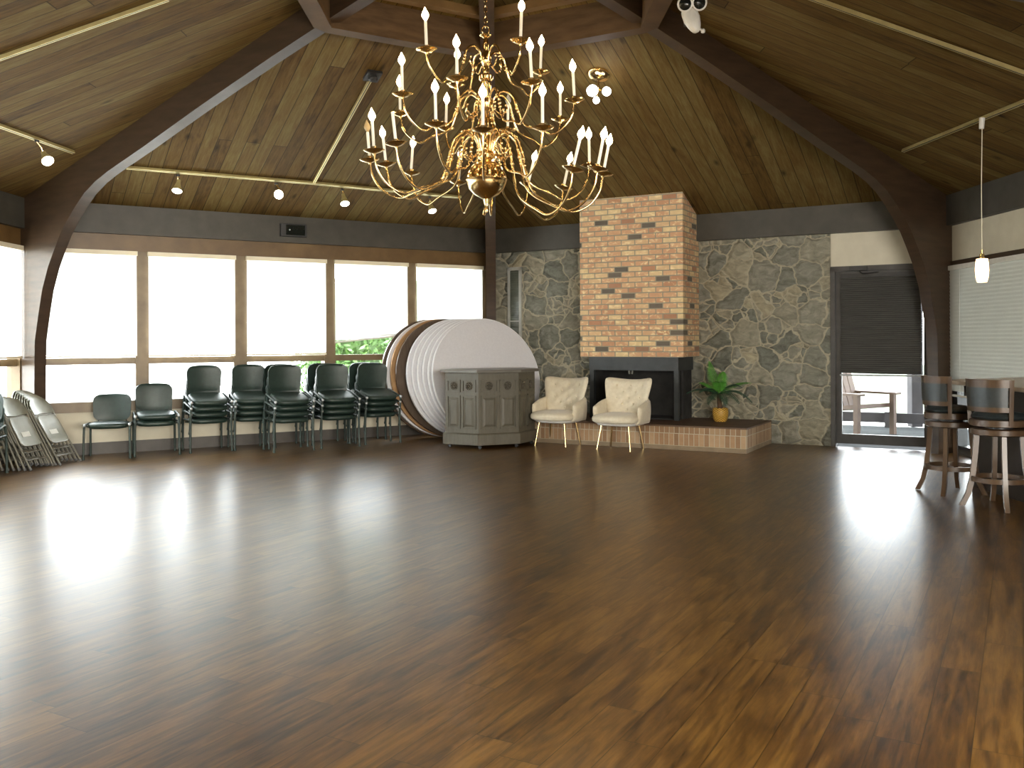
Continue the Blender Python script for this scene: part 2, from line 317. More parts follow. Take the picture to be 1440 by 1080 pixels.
# ------------------------------------------------------------------ mesh building
class MB:
    def __init__(s): s.v = []; s.f = []; s.m = []; s.uv = None
    def add(s, vs, fs, mi=0):
        k = len(s.v); s.v += [tuple(x) for x in vs]; s.f += [tuple(i+k for i in f) for f in fs]; s.m += [mi]*len(fs); return s
    def hexa(s, p, mi=0):                      # p: 4 bottom, 4 top
        return s.add(p, [(3, 2, 1, 0), (4, 5, 6, 7), (0, 1, 5, 4), (1, 2, 6, 5), (2, 3, 7, 6), (3, 0, 4, 7)], mi)
    def box(s, x0, x1, y0, y1, z0, z1, mi=0):
        return s.hexa([(x0, y0, z0), (x1, y0, z0), (x1, y1, z0), (x0, y1, z0), (x0, y0, z1), (x1, y0, z1), (x1, y1, z1), (x0, y1, z1)], mi)
    def wbox(s, k, s0, s1, o0, o1, z0, z1, mi=0):
        return s.hexa([W(k, s0, o0, z0), W(k, s1, o0, z0), W(k, s1, o1, z0), W(k, s0, o1, z0), W(k, s0, o0, z1), W(k, s1, o0, z1), W(k, s1, o1, z1), W(k, s0, o1, z1)], mi)
    def prism(s, pts, z0, z1, mi=0, top=None):
        n = len(pts); t = top or pts
        return s.add([(x, y, z0) for x, y in pts]+[(x, y, z1) for x, y in t],
            [tuple(range(n-1, -1, -1)), tuple(range(n, 2*n))]+[(i, (i+1) % n, (i+1) % n+n, i+n) for i in range(n)], mi)
    def tube(s, path, r, n=10, caps=True, closed=False, flat=1.0, mi=0):
        P = [Vector(p) for p in path]; m = len(P); R = r if isinstance(r, (list, tuple)) else [r]*m
        t0 = (P[1]-P[0]).normalized(); ref = Vector((0, 0, 1)) if abs(t0.z) < 0.9 else Vector((1, 0, 0))
        a = t0.cross(ref).normalized(); vs = []
        for i in range(m):
            if closed: t = (P[(i+1) % m]-P[i-1])
            else: t = P[min(i+1, m-1)]-P[max(i-1, 0)]
            t.normalize(); a = (a - t*a.dot(t))
            if a.length < 1e-6: a = t.orthogonal()
            a.normalize(); b = t.cross(a)
            for j in range(n):
                q = 2*PI*j/n; vs.append(P[i]+(a*math.cos(q)*flat+b*math.sin(q))*R[i])
        fs = []
        for i in range(m if closed else m-1):
            k, l = i*n, ((i+1) % m)*n
            fs += [(k+j, k+(j+1) % n, l+(j+1) % n, l+j) for j in range(n)]
        if caps and not closed: fs += [tuple(range(n-1, -1, -1)), tuple(range((m-1)*n, m*n))]
        return s.add(vs, fs, mi)
    def lathe(s, prof, n=24, at=(0, 0, 0), axis=None, mi=0, cap=True):   # prof: (radius, height)
        vs = []; a = Vector(at)
        q = Vector(axis).normalized().to_track_quat('Z', 'Y') if axis is not None else None
        for r, z in prof:
            for j in range(n):
                w = Vector((r*math.cos(2*PI*j/n), r*math.sin(2*PI*j/n), z)); vs.append(a+(q @ w if q else w))
        fs = [(i*n+j, i*n+(j+1) % n, (i+1)*n+(j+1) % n, (i+1)*n+j) for i in range(len(prof)-1) for j in range(n)]
        if cap: fs += [tuple(range(n-1, -1, -1)), tuple(range((len(prof)-1)*n, len(prof)*n))]
        return s.add(vs, fs, mi)
    def grid(s, fn, nu, nv, mi=0, flip=False):
        vs = [fn(i/nu, j/nv) for j in range(nv+1) for i in range(nu+1)]; w = nu+1
        fs = [(j*w+i, j*w+i+1, (j+1)*w+i+1, (j+1)*w+i) for j in range(nv) for i in range(nu)]
        return s.add(vs, [f[::-1] for f in fs] if flip else fs, mi)
    def shell(s, fn, fn2, nu, nv, mi=0):        # closed skin between two grids
        w = nu+1; N = w*(nv+1)
        vs = [fn(i/nu, j/nv) for j in range(nv+1) for i in range(nu+1)]+[fn2(i/nu, j/nv) for j in range(nv+1) for i in range(nu+1)]
        fs = []
        for j in range(nv):
            for i in range(nu):
                q = (j*w+i, j*w+i+1, (j+1)*w+i+1, (j+1)*w+i); fs.append(q); fs.append(tuple(x+N for x in q[::-1]))
        ring = [i for i in range(w)]+[j*w+nu for j in range(1, nv+1)]+[nv*w+i for i in range(nu-1, -1, -1)]+[j*w for j in range(nv-1, 0, -1)]
        fs += [(ring[i], ring[(i+1) % len(ring)]+0, ring[(i+1) % len(ring)]+N, ring[i]+N)[::-1] for i in range(len(ring))]
        return s.add(vs, fs, mi)
    def rbox(s, cx, cy, cz, sx, sy, sz, p=4.0, nu=20, nv=12, mi=0):     # superellipsoid cushion
        def e(c, q): return math.copysign(abs(c)**q, c)
        q = 2.0/p; vs = []
        for j in range(nv+1):
            ph = -PI/2+PI*j/nv
            for i in range(nu):
                th = 2*PI*i/nu
                vs.append((cx+sx*e(math.cos(ph), q)*e(math.cos(th), q), cy+sy*e(math.cos(ph), q)*e(math.sin(th), q), cz+sz*e(math.sin(ph), q)))
        return s.add(vs, [(j*nu+i, j*nu+(i+1) % nu, (j+1)*nu+(i+1) % nu, (j+1)*nu+i) for j in range(nv) for i in range(nu)], mi)
    def sphere(s, c, r, n=14, m=8, sz=1.0, mi=0):
        return s.lathe([(max(1e-4, r*math.sin(PI*i/m)), -r*sz*math.cos(PI*i/m)) for i in range(m+1)], n, c, mi=mi)
    def xf(s, Mx): s.v = [tuple(Mx @ Vector(v)) for v in s.v]; return s
    def build(s, name, mat, parent=None, smooth=None, bevel=0.0):
        me = bpy.data.meshes.new(name); me.from_pydata(s.v, [], s.f); me.validate(clean_customdata=False)
        mats = mat if isinstance(mat, (list, tuple)) else [mat]
        for x in mats: me.materials.append(x)
        if len(mats) > 1 and len(me.polygons) == len(s.m): me.polygons.foreach_set('material_index', s.m)
        if smooth is not None:
            me.polygons.foreach_set('use_smooth', [True]*len(me.polygons)); me.set_sharp_from_angle(angle=math.radians(smooth))
        o = bpy.data.objects.new(name, me); C3.objects.link(o)
        if parent is not None: o.parent = parent
        if bevel:
            b = o.modifiers.new('edge', 'BEVEL'); b.width = bevel; b.segments = 2; b.limit_method = 'ANGLE'; b.angle_limit = math.radians(50)
        return o

def tag(o, label=None, cat=None, group=None, kind=None):
    if label: o['label'] = label
    if cat: o['category'] = cat
    if group: o['group'] = group
    if kind: o['kind'] = kind
    return o
def thing(name, label, cat, loc=(0, 0, 0), rz=0.0, group=None, rot=None):
    o = bpy.data.objects.new(name, None); C3.objects.link(o); o.location = loc
    o.rotation_euler = rot if rot is not None else (0, 0, rz); o.empty_display_size = 0.1
    return tag(o, label, cat, group)
KIDS = {}
def dup(root, loc, rz, label, group=None, rot=None):
    r = root.copy(); C3.objects.link(r); r.location = loc; r.rotation_euler = rot if rot is not None else (0, 0, rz); r['label'] = label
    if group: r['group'] = group
    for ch in KIDS[root.name]:
        c = ch.copy(); C3.objects.link(c); c.parent = r
        for g in KIDS.get(ch.name, ()):
            d = g.copy(); C3.objects.link(d); d.parent = c
    return r
def note_kids(root, objs=None):
    allo = list(C3.objects)
    KIDS[root.name] = [o for o in allo if o.parent is root]
    for ch in KIDS[root.name]: KIDS[ch.name] = [o for o in allo if o.parent is ch]
def struct(name, mb, mat, parent=None, label=None, **kw):
    o = mb.build(name, mat, parent, **kw)
    if parent is None: o['kind'] = 'structure'
    if label: o['label'] = label
    return o
def sroot(name, label=None):
    o = bpy.data.objects.new(name, None); C3.objects.link(o); o['kind'] = 'structure'
    if label: o['label'] = label
    return o

# ------------------------------------------------------------------ the shell
XW, XE, YS = PL2.x, PR2.x, -4.6
fl = MB(); pts = [PC, PL, PL2, V2(XW, YS), V2(XE, YS), PR2, PR]
fl.prism([(p.x, p.y) for p in pts][::-1], -0.15, 0.0); 
struct('floor', fl, M['floor'], label='dark brown wood plank floor, glossy')

sl_h = (APEX-EAVE)
ce = MB(); uvs = []
hexp = [PC, PL, PL2, PC2, PR2, PR]
for i in range(6):
    a, b = hexp[i], hexp[(i+1) % 6]; d = (b-a); L_ = d.length; d = d.normalized()
    ins = SIDE*math.sqrt(3)/2; slant = math.hypot(ins, sl_h)
    ce.add([(a.x, a.y, EAVE), (b.x, b.y, EAVE), (PO.x, PO.y, APEX)], [(0, 1, 2)]); uvs += [(i*13.0, 0), (i*13.0+L_, 0), (i*13.0+L_/2, slant)]
co = struct('ceiling', ce, M['ceiling'], label='sloping brown board ceiling rising to the ring over the chandelier')
uvl = co.data.uv_layers.new(name='UVMap')
for i, l in enumerate(co.data.loops): uvl.data[i].uv = uvs[l.vertex_index]
rf = MB()
for i in range(6):
    a, b = hexp[i], hexp[(i+1) % 6]; ea = PO+(a-PO)*1.09; eb = PO+(b-PO)*1.09
    rf.add([(ea.x, ea.y, EAVE+0.02), (eb.x, eb.y, EAVE+0.02), (PO.x, PO.y, APEX+0.25)], [(0, 1, 2)])
struct('roof', rf, M['roof'])
rc = MB(); rc.prism([(p.x, p.y) for p in (PL2, V2(XW, YS), V2(XE, YS), PR2, PC2)], 3.0, 3.15)
struct('ceiling_rear', rc, M['plaster'])
struct('wall_rear', MB().box(XW-0.1, XE+0.1, YS-0.15, YS, 0, 3.15), M['plaster'])
struct('wall_rear_left', MB().box(XW-0.15, XW, YS, PL2.y, 0, 3.15), M['plaster'])
struct('wall_rear_right', MB().box(XE, XE+0.15, YS, PR2.y, 0, 3.15), M['plaster'])

# arched beams, one per corner
ARCH = [(0.33, 0.0), (0.33, 0.9), (0.342, 1.42), (0.385, 1.62), (0.435, 1.83), (0.49, 2.04), (0.60, 2.30), (0.71, 2.49), (0.83, 2.675), (0.955, 2.825), (1.12, 2.99), (1.27, 3.12), (1.46, 3.235), (1.68, 3.33), (1.90, 3.41), (2.25, 3.535), (3.16, 3.88), (4.15, 4.235), (5.03, 4.53), (6.45, 4.98)]
AW = 0.075
def arch(corner, name, skip_foot=False):
    d = (PO-corner).normalized(); n = V2(d.y, -d.x); mb = MB(); vs = []; fs = []
    out = []
    for r, z in ARCH:
        if z < 2.9: out.append((0.04, z))
        else: out.append((r if r > 1.2 else 0.04, EAVE+0.338*(r if r > 1.2 else 0.04)+0.03))
    for (r, z), (ro, zo) in zip(ARCH, out):
        for q in (-AW, AW):
            p = corner+d*r+n*q; vs.append((p.x, p.y, z)); p = corner+d*ro+n*q; vs.append((p.x, p.y, zo))
    for i in range(len(ARCH)-1):
        k, l = 4*i, 4*i+4
        fs += [(k, k+2, l+2, l), (k+1, l+1, l+3, k+3), (k, l, l+1, k+1), (k+2, k+3, l+3, l+2)]
    k = 4*(len(ARCH)-1); fs += [(0, 1, 3, 2), (k, k+2, k+3, k+1)]
    mb.add(vs, fs); return struct(name, mb, M['arch'], label=None, smooth=35)
arch(PL, 'arch_beam').__setitem__('label', 'curved brown arch beam springing from the left window corner')
arch(PC, 'arch_beam').__setitem__('label', 'straight-on arch beam and post in the far corner behind the chandelier')
arch(PR, 'arch_beam').__setitem__('label', 'curved near-black arch beam springing from the corner by the door')
for c in (PL2, PR2):                       # these two start above the wide opening, on the side walls
    arch(c, 'arch_beam')
def half_arch(corner):
    d = (PO-corner).normalized(); n = V2(d.y, -d.x); mb = MB(); P = []
    for r, z in ((0.0, 3.0), (1.9, 3.41), (4.15, 4.235), (6.45, 4.98)):
        P.append((r, z))
    vs = []; fs = []
    for r, z in P:
        for q in (-AW, AW):
            p = corner+d*r+n*q; vs += [(p.x, p.y, z), (p.x, p.y, EAVE+0.338*r+0.03)]
    for i in range(3):
        k, l = 4*i, 4*i+4; fs += [(k, k+2, l+2, l), (k+1, l+1, l+3, k+3), (k, l, l+1, k+1), (k+2, k+3, l+3, l+2)]
    mb.add(vs, fs); struct('arch_beam', mb, M['arch'])
half_arch(PC2)

# the compression ring round the crown, one beam per side, and the small upper ring
def ring_beams(R, z0, z1, w, mat, nm):
    for i in range(6):
        a = PO+(hexp[i]-PO).normalized()*R; b = PO+(hexp[(i+1) % 6]-PO).normalized()*R; d = (b-a).normalized(); n = inward(a, d); a2, b2 = a-n*w, b-n*w
        e = w/math.sqrt(3); a2, b2 = a2-d*e, b2+d*e
        struct(nm, MB().hexa([(a.x, a.y, z0), (b.x, b.y, z0), (b2.x, b2.y, z0), (a2.x, a2.y, z0), (a.x, a.y, z1), (b.x, b.y, z1), (b2.x, b2.y, z1), (a2.x, a2.y, z1)]), mat)
M['ringwood'] = mottled('ring_wood', (0.060, 0.034, 0.015), (0.105, 0.062, 0.028), 3.0, 0.65, stretch=(1, 1, 5), Specular_IOR_Level=0.2)
ring_beams(1.72, 4.42, 4.80, 0.17, M['ringwood'], 'ring_beam')
ring_beams(1.30, 4.68, 4.76, 0.10, M['header'], 'crown_trim')

# eave beams and walls
for k, nm in (('L', 'left'), ('B', 'back'), ('W', 'west'), ('E', 'east')):
    struct('eave_beam', MB().wbox(k, 0.0, SIDE, -0.05, 0.10, 2.785, 3.15).wbox(k, -0.1, SIDE+0.1, -0.25, -0.02, 2.79, 3.30), M['eave'], label='grey-brown eave beam along the %s wall' % nm)

MULL = [(0.0, 0.20), (1.307, 1.483), (2.593, 2.753), (3.852, 4.032), (5.116, 5.28), (6.315, SIDE)]
def window_wall(k, wallname, first_n, blinds, base_name):
    MU = MULL if k == 'L' else [(0.0, 0.115)]+MULL[1:]
    wl = MB(); wl.wbox(k, 0, SIDE, -0.14, 0.0, 0.0, 0.535); struct(wallname, wl, M['plaster'], label='cream wall below the windows')
    struct(base_name, MB().wbox(k, 0, SIDE, 0.0, 0.02, 0.0, 0.147), M['skirting'])
    struct('trim_header', MB().wbox(k, 0, SIDE, -0.14, 0.03, 2.575, 2.785), M['header'])
    struct('trim_sill', MB().wbox(k, 0, SIDE, -0.14, 0.045, 0.535, 0.665), M['mullion'])
    for s0, s1 in MU: struct('trim_mullion', MB().wbox(k, s0, s1, -0.14, 0.02, 0.665, 2.575), M['mullion'])
    for i in range(5):
        s0, s1 = MU[i][1], MU[i+1][0]
        w = sroot('window_%d' % (first_n+i))
        struct('mid_rail', MB().wbox(k, s0, s1, -0.12, -0.01, 1.13, 1.215), M['mullion'], w)
        struct('pane', MB().wbox(k, s0, s1, -0.085, -0.08, 0.665, 1.13), M['glass'], w)
        struct('pane', MB().wbox(k, s0, s1, -0.085, -0.08, 1.215, 2.575), M['glass'], w)
window_wall('L', 'wall_left', 1, True, 'baseboard_left')
window_wall('W', 'wall_west', 6, True, 'baseboard_west')

def blind(k, s0, s1, ztop, zl, zr, label, mat, headmat, o0=0.0, pitch=0.025):
    """slatted blind from a headrail down to a bottom rail running from zl (at s0) to zr (at s1)"""
    b = thing('window_blind', label, 'window blind', W(k, (s0+s1)/2, o0, (zl+zr)/2), 0)
    inv = Matrix.Translation(-b.location)
    def pt(s, o, z): return W(k, s, o, z)
    hr = MB().wbox(k, s0, s1, o0-0.03, o0+0.03, ztop-0.055, ztop).xf(inv); hr.build('headrail', headmat, b)
    sl = MB(); z = ztop-0.06; e0, e1 = s0+0.01, s1-0.01
    n = int((ztop-0.06-min(zl, zr))/pitch)
    for i in range(n):
        za = ztop-0.06-i*pitch
        a0 = za; a1 = za
        lim = (lambda q: zl+(zr-zl)*q)
        # a hanging blind: once a slat reaches the (possibly tilted) bottom rail it lies along it
        za0 = max(a0, lim(0)+0.012); za1 = max(a1, lim(1)+0.012)
        if za0 > a0 and za1 > a1: break
        w = pitch*0.56
        sl.add([pt(e0, o0+0.006, za0+w), pt(e1, o0+0.006, za1+w), pt(e1, o0-0.001, za1), pt(e0, o0-0.001, za0), pt(e1, o0-0.006, za1-w), pt(e0, o0-0.006, za0-w)], [(0, 1, 2, 3), (3, 2, 4, 5)])
    sl.xf(inv).build('slats', mat, b)
    br = MB().hexa([pt(e0, o0-0.012, zl-0.012), pt(e1, o0-0.012, zr-0.012), pt(e1, o0+0.012, zr-0.012), pt(e0, o0+0.012, zl-0.012), pt(e0, o0-0.012, zl+0.012), pt(e1, o0-0.012, zr+0.012), pt(e1, o0+0.012, zr+0.012), pt(e0, o0+0.012, zl+0.012)])
    br.xf(inv).build('bottom_rail', headmat if zl == zr else M['white_plastic'], b)
    for q in (0.12, 0.88):
        s = s0+(s1-s0)*q; MB().tube([pt(s, o0+0.012, ztop-0.05), pt(s, o0+0.012, zl+(zr-zl)*q)], 0.0016, 5).xf(inv).build('cord', M['white_plastic'], b)
    return b
BL = ['white blind on the left-wall window nearest the far corner post', 'white blind hanging crooked over green foliage, second window from the corner post',
      'white blind on the middle left-wall window, lowered to the rail', 'white blind on the left-wall window above the third and fourth chair stacks',
      'white blind on the left-wall window beside the curved brown arch']
BZ = [(1.40, 1.40), (1.50, 1.395), (1.232, 1.232), (1.232, 1.232), (1.245, 1.232)]
for i in range(5):
    s0, s1 = MULL[i][1]-0.02, MULL[i+1][0]+0.02
    blind('L', s0, s1, 2.575, BZ[i][0], BZ[i][1], BL[i], M['blind'], M['headrail'], 0.055)
blind('W', 0.13, 1.30, 2.575, 1.235, 1.235, 'white blind at the far left edge, beyond the curved arch', M['blind_sheer'], M['headrail'], 0.055)
for i, q in enumerate(('second', 'third', 'fourth', 'fifth')):
    bo = blind('W', MULL[i+1][1]-0.02, MULL[i+2][0]+0.02, 2.575, 1.235, 1.235, 'unseen white blind added on the far left wall to spread light, %s window from the curved arch' % q, M['blind_sheer'], M['headrail'], 0.055)
    del bo['category']; bo['kind'] = 'structure'; bo.name = 'added_west_blind'   # beyond the frame, blinds added to scatter daylight up to the ceiling

# right wall: cream above, tall glazing with a closed blind
struct('wall_right', MB().wbox('E', 0, SIDE, -0.14, 0.0, 2.35, 2.79).wbox('E', 2.62, SIDE, -0.14, 0.0, 0, 2.35)  , M['plaster'], label='cream wall above the right-hand blind')
struct('baseboard_right', MB().wbox('E', 0, SIDE, -0.14, 0.0, -0.02, 0.06), M['skirting'])
struct('trim_right_head', MB().wbox('E', 0, 2.7, -0.10, 0.03, 2.29, 2.35), M['arch'])
w = sroot('window_11', 'tall dark-framed glazing behind the bar')
struct('window_frame', MB().wbox('E', 0.0, 0.07, -0.12, 0.0, 0.06, 2.29).wbox('E', 2.55, 2.62, -0.12, 0.0, 0.06, 2.29).wbox('E', 0.07, 2.55, -0.12, 0.0, 0.46, 0.54).wbox('E', 0.07, 2.55, -0.12, 0, 0.06, 0.10).wbox('E', 0.07, 0.20, -0.12, 0.0, 0.10, 2.29), M['darkmetal'], w)
struct('pane', MB().wbox('E', 0.20, 2.55, -0.07, -0.065, 0.10, 2.29), M['glass'], w)
blind('E', 0.075, 2.56, 2.29, 0.71, 0.71, 'closed grey-white blind on the right wall behind the pendant lamp', M['blind_shut'], M['white_plastic'], 0.045, 0.045)

# back wall: flagstone, cream panel and door
struct('wall_back', MB().wbox('B', 0, 5.155, -0.2, 0.0, 0, 2.80), M['stone'], label='grey flagstone wall with cream mortar')
struct('wall_back_panel', MB().wbox('B', 5.155, SIDE, -0.2, -0.02, 2.35, 2.80), M['plaster'], label='cream wall panel above the glass door')
d1 = sroot('door_1', 'dark metal glazed door at the right end of the stone wall')
struct('door_frame', MB().wbox('B', 5.155, 5.215, -0.14, 0.02, 0, 2.35).wbox('B', 6.33, 6.40, -0.14, 0.02, 0, 2.35).wbox('B', 5.155, 6.40, -0.14, 0.02, 2.285, 2.35).wbox('B', 6.40, SIDE, -0.2, 0.0, 0, 2.35), M['doormetal'], d1)
struct('door_leaf', MB().wbox('B', 5.214, 5.285, -0.09, -0.03, 0.04, 2.286).wbox('B', 6.27, 6.32, -0.09, -0.03, 0.04, 2.275).wbox('B', 5.285, 6.27, -0.09, -0.03, 0.04, 0.165).wbox('B', 5.285, 6.27, -0.09, -0.03, 2.2, 2.286), M['doormetal'], d1)
struct('pane', MB().wbox('B', 5.285, 6.27, -0.065, -0.06, 0.165, 2.2), M['glass'], d1)
struct('push_bar', MB().tube([W('B', 5.27, 0.02, 0.935), W('B', 6.28, 0.02, 0.935)], 0.010, 8), M['chair_cap'], d1, label='thin bright push bar')
cl = struct('door_closer', MB().wbox('B', 5.40, 5.62, 0.02, 0.075, 2.285, 2.335), M['darkmetal'], d1)
struct('closer_arm', MB().tube([W('B', 5.51, 0.06, 2.29), W('B', 5.56, 0.10, 2.24), W('B', 5.75, 0.02, 2.255)], 0.008, 6), M['darkmetal'], cl)
sh = thing('door_shade', 'dark woven shade pulled down over the top of the glass door', 'window shade', W('B', 5.77, 0.0, 0.97))
inv = Matrix.Translation(-sh.location)
def shade_pt(o):
    def f(u, v):
        z = 0.965+v*1.25; s = 5.283+u*0.962
        return W('B', s, o+0.012*math.sin(v*9+u)+0.006*math.sin(v*40), z - 0.012*math.sin(u*2.4))
    return f
MB().shell(shade_pt(0.0), shade_pt(0.008), 12, 60).xf(inv).build('shade_cloth', M['shade'], sh, smooth=60)
MB().wbox('B', 5.29, 6.26, -0.01, 0.03, 2.20, 2.25).xf(inv).build('shade_rail', M['darkmetal'], sh)

# louvred slit window in the stone
w = sroot('window_12', 'narrow aluminium louvred slit window in the flagstone')
struct('window_frame', MB().wbox('B', 0.315, 0.355, -0.02, 0.035, 0.75, 2.55).wbox('B', 0.515, 0.555, -0.02, 0.035, 0.75, 2.55).wbox('B', 0.315, 0.555, -0.02, 0.035, 2.50, 2.55).wbox('B', 0.355, 0.515, -0.01, 0.03, 1.70, 1.72), M['aluminium'], w)
lv = MB()
for i in range(48):
    z = 0.76+i*0.0362; lv.hexa([W('B', 0.355, 0.004, z), W('B', 0.515, 0.004, z), W('B', 0.515, 0.020, z-0.006), W('B', 0.355, 0.020, z-0.006), W('B', 0.355, 0.008, z+0.034), W('B', 0.515, 0.008, z+0.034), W('B', 0.515, 0.022, z+0.027), W('B', 0.355, 0.022, z+0.027)])
struct('louvre', lv, M['louvre_glass'], w)

# ------------------------------------------------------------------ fireplace
hood_s0, hood_s1, hood_o = 1.87, 3.385, 0.70
sl = (APEX-EAVE)/(SIDE*math.sqrt(3)/2)
fp = thing('fireplace', 'open fireplace under a tall orange brick hood, black metal surround', 'fireplace', W('B', 2.63, 0.0, 0.30))
inv = Matrix.Translation(-fp.location)
def zc(o): return EAVE+sl*o
hd = MB(); pts = [(hood_s0, 0.005), (hood_s1, 0.005), (hood_s1, hood_o), (hood_s0, hood_o)]
hd.hexa([W('B', s, o, 1.17) for s, o in pts]+[W('B', s, o, zc(o)-0.005) for s, o in pts])
hd.xf(inv).build('brick_hood', M['brick'], fp)
MB().wbox('B', 1.99, 3.30, 0.60, 0.665, 0.985, 1.168).wbox('B', 3.245, 3.30, 0.02, 0.60, 0.985, 1.168).wbox('B', 1.99, 2.045, 0.02, 0.60, 0.985, 1.168).xf(inv).build('lintel', M['firemetal'], fp)
MB().wbox('B', 3.235, 3.30, 0.585, 0.655, 0.312, 0.985).xf(inv).build('post', M['firemetal'], fp)
MB().wbox('B', 1.99, 2.055, 0.585, 0.655, 0.312, 0.985).xf(inv).build('post', M['firemetal'], fp)
MB().wbox('B', 2.02, 3.27, 0.006, 0.05, 0.312, 1.168).wbox('B', 3.25, 3.28, 0.05, 0.40, 0.312, 1.0).wbox('B', 2.01, 2.04, 0.05, 0.58, 0.312, 1.0).wbox('B', 2.0, 3.29, 0.05, 0.6, 1.10, 1.165).wbox('B', 2.05, 3.24, 0.05, 0.57, 0.312, 0.33).xf(inv).build('firebox', M['soot'], fp)
for q in (2.52, 2.60):
    MB().tube([W('B', q, 0.50, 1.11), W('B', q+(0.02 if q < 2.55 else -0.02), 0.52, 0.93)], 0.011, 6).xf(inv).build('damper_handle', M['fold_tube'], fp)
he = thing('hearth', 'raised hearth of upright tan bricks with a dark top', 'hearth', W('B', 2.9, 0.65, 0))
inv = Matrix.Translation(-he.location)
H0, H1, HO = 1.30, 4.38, 1.30
MB().wbox('B', H0, H1, 0.005, HO, 0.0, 0.055).xf(inv).build('plinth', M['hearth_base'], he)
MB().wbox('B', H0, H1, 0.005, HO, 0.055, 0.21).xf(inv).build('soldier_course', M['hearth_brick'], he)
MB().wbox('B', H0, H1, 0.005, HO-0.004, 0.21, 0.292).xf(inv).build('header_course', M['hearth_head'], he)
MB().wbox('B', H0, H1+0.004, 0.005, HO-0.006, 0.292, 0.311).xf(inv).build('hearth_top', M['hearth_top'], he)

# ------------------------------------------------------------------ outside
struct('ground', MB().box(-60, 60, -30, 90, -0.45, -0.30), M['ground'])
struct('lawn', MB().add([(2.5, 22, -0.28), (22, 14, -0.28), (40, 60, -0.28), (2, 60, -0.28)], [(0, 1, 2, 3)]), M['lawn'])
dk = MB(); dk.hexa([W('B', 3.0, -3.6, -0.20), W('B', 10.5, -3.6, -0.20), W('B', 10.5, -0.2, -0.20), W('B', 3.0, -0.2, -0.20), W('B', 3.0, -3.6, -0.03), W('B', 10.5, -3.6, -0.03), W('B', 10.5, -0.2, -0.03), W('B', 3.0, -0.2, -0.03)])
struct('exterior_deck', dk, M['deck'], label='grey board deck outside the glass door')
pr = MB(); pr.hexa([W('B', 2.0, -3.2, 2.75), W('B', 10.5, -3.2, 2.75), W('B', 10.5, -0.1, 2.95), W('B', 2.0, -0.1, 2.95), W('B', 2.0, -3.2, 2.87), W('B', 10.5, -3.2, 2.87), W('B', 10.5, -0.1, 3.07), W('B', 2.0, -0.1, 3.07)])
struct('roof_porch', pr, M['post_paint'])
pe = MB(); pe.wbox('E', -1.0, 7, -3.4, -0.14, 2.78, 2.9); struct('roof_porch', pe, M['post_paint'])
struct('wall_garage', MB().wbox('E', -2.0, 7, -4.6, -4.4, -0.3, 3.0), M['post_paint'])
pa = atz(1287, 600, -0.03); 
tag(MB().box(pa.x-0.09, pa.x+0.09, pa.y-0.09, pa.y+0.09, -0.03, 2.76).build('porch_post', M['post_paint']), 'square grey porch post seen through the glass door', 'post')
kb = thing('deck_railing', 'low grey board rail along the deck edge outside the door', 'railing', W('B', 6.5, -3.45, -0.03))
inv = Matrix.Translation(-kb.location)
MB().wbox('B', 3.1, 10.3, -3.48, -3.42, 0.04, 0.20).xf(inv).build('board', M['post_paint'], kb)
for q in (3.4, 5.4, 7.6, 9.6): MB().wbox('B', q, q+0.08, -3.42, -3.34, -0.03, 0.22).xf(inv).build('post', M['post_paint'], kb)

pt0 = atz(1206, 612, -0.03)
pc = thing('patio_chair', 'brown slatted lounge chair on the deck outside the glass door', 'chair', (pt0.x+0.05, pt0.y+0.3, -0.03), 0.5)
def slat(mb, a, b, w, t): mb.tube([a, b], w/2, 4, flat=t/w)
mb = MB(); mb.box(-0.36, 0.36, -0.42, 0.18, 0.36, 0.42).xf(Matrix.Rotation(-0.12, 4, 'X')); mb.build('seat', M['patio_wood'], pc)
mb = MB()
for i in range(6): mb.box(-0.36+i*0.122, -0.26+i*0.122, 0.0, 0.03, 0.0, 0.78)
mb.xf(Matrix.Translation((0, 0.16, 0.34)) @ Matrix.Rotation(-0.32, 4, 'X')).build('backrest', M['patio_wood'], pc)
for sx in (-0.42, 0.36):
    MB().box(sx, sx+0.06, -0.44, -0.36, 0, 0.60).build('leg', M['patio_wood'], pc); MB().box(sx, sx+0.06, 0.22, 0.30, 0, 0.60).build('leg', M['patio_wood'], pc)
    MB().box(sx-0.03, sx+0.09, -0.50, 0.36, 0.60, 0.63).build('armrest', M['patio_wood'], pc)

hg = MB(); rnd = random.Random(3)
for i in range(9000):
    x = rnd.uniform(-4.75, 1.5); y = 20.5+rnd.uniform(-0.5, 0.5)+0.25*math.sin(x*3); z = -0.3+rnd.random()**0.85*3.1
    c = Vector((x, y, z)); a = Vector((rnd.gauss(0, 1), rnd.gauss(0, 1), rnd.gauss(0, 1))).normalized(); b = a.orthogonal().normalized(); L_ = rnd.uniform(0.05, 0.11)
    hg.add([c-a*L_, c+b*L_*0.4, c+a*L_, c-b*L_*0.4], [(0, 1, 2, 3)])
hg.box(-4.7, 1.5, 20.9, 21.3, -0.3, 2.6)
o = hg.build('hedge', M['leafA']); tag(o, 'sunlit green hedge seen through the crooked blind gap', 'hedge', kind='stuff')

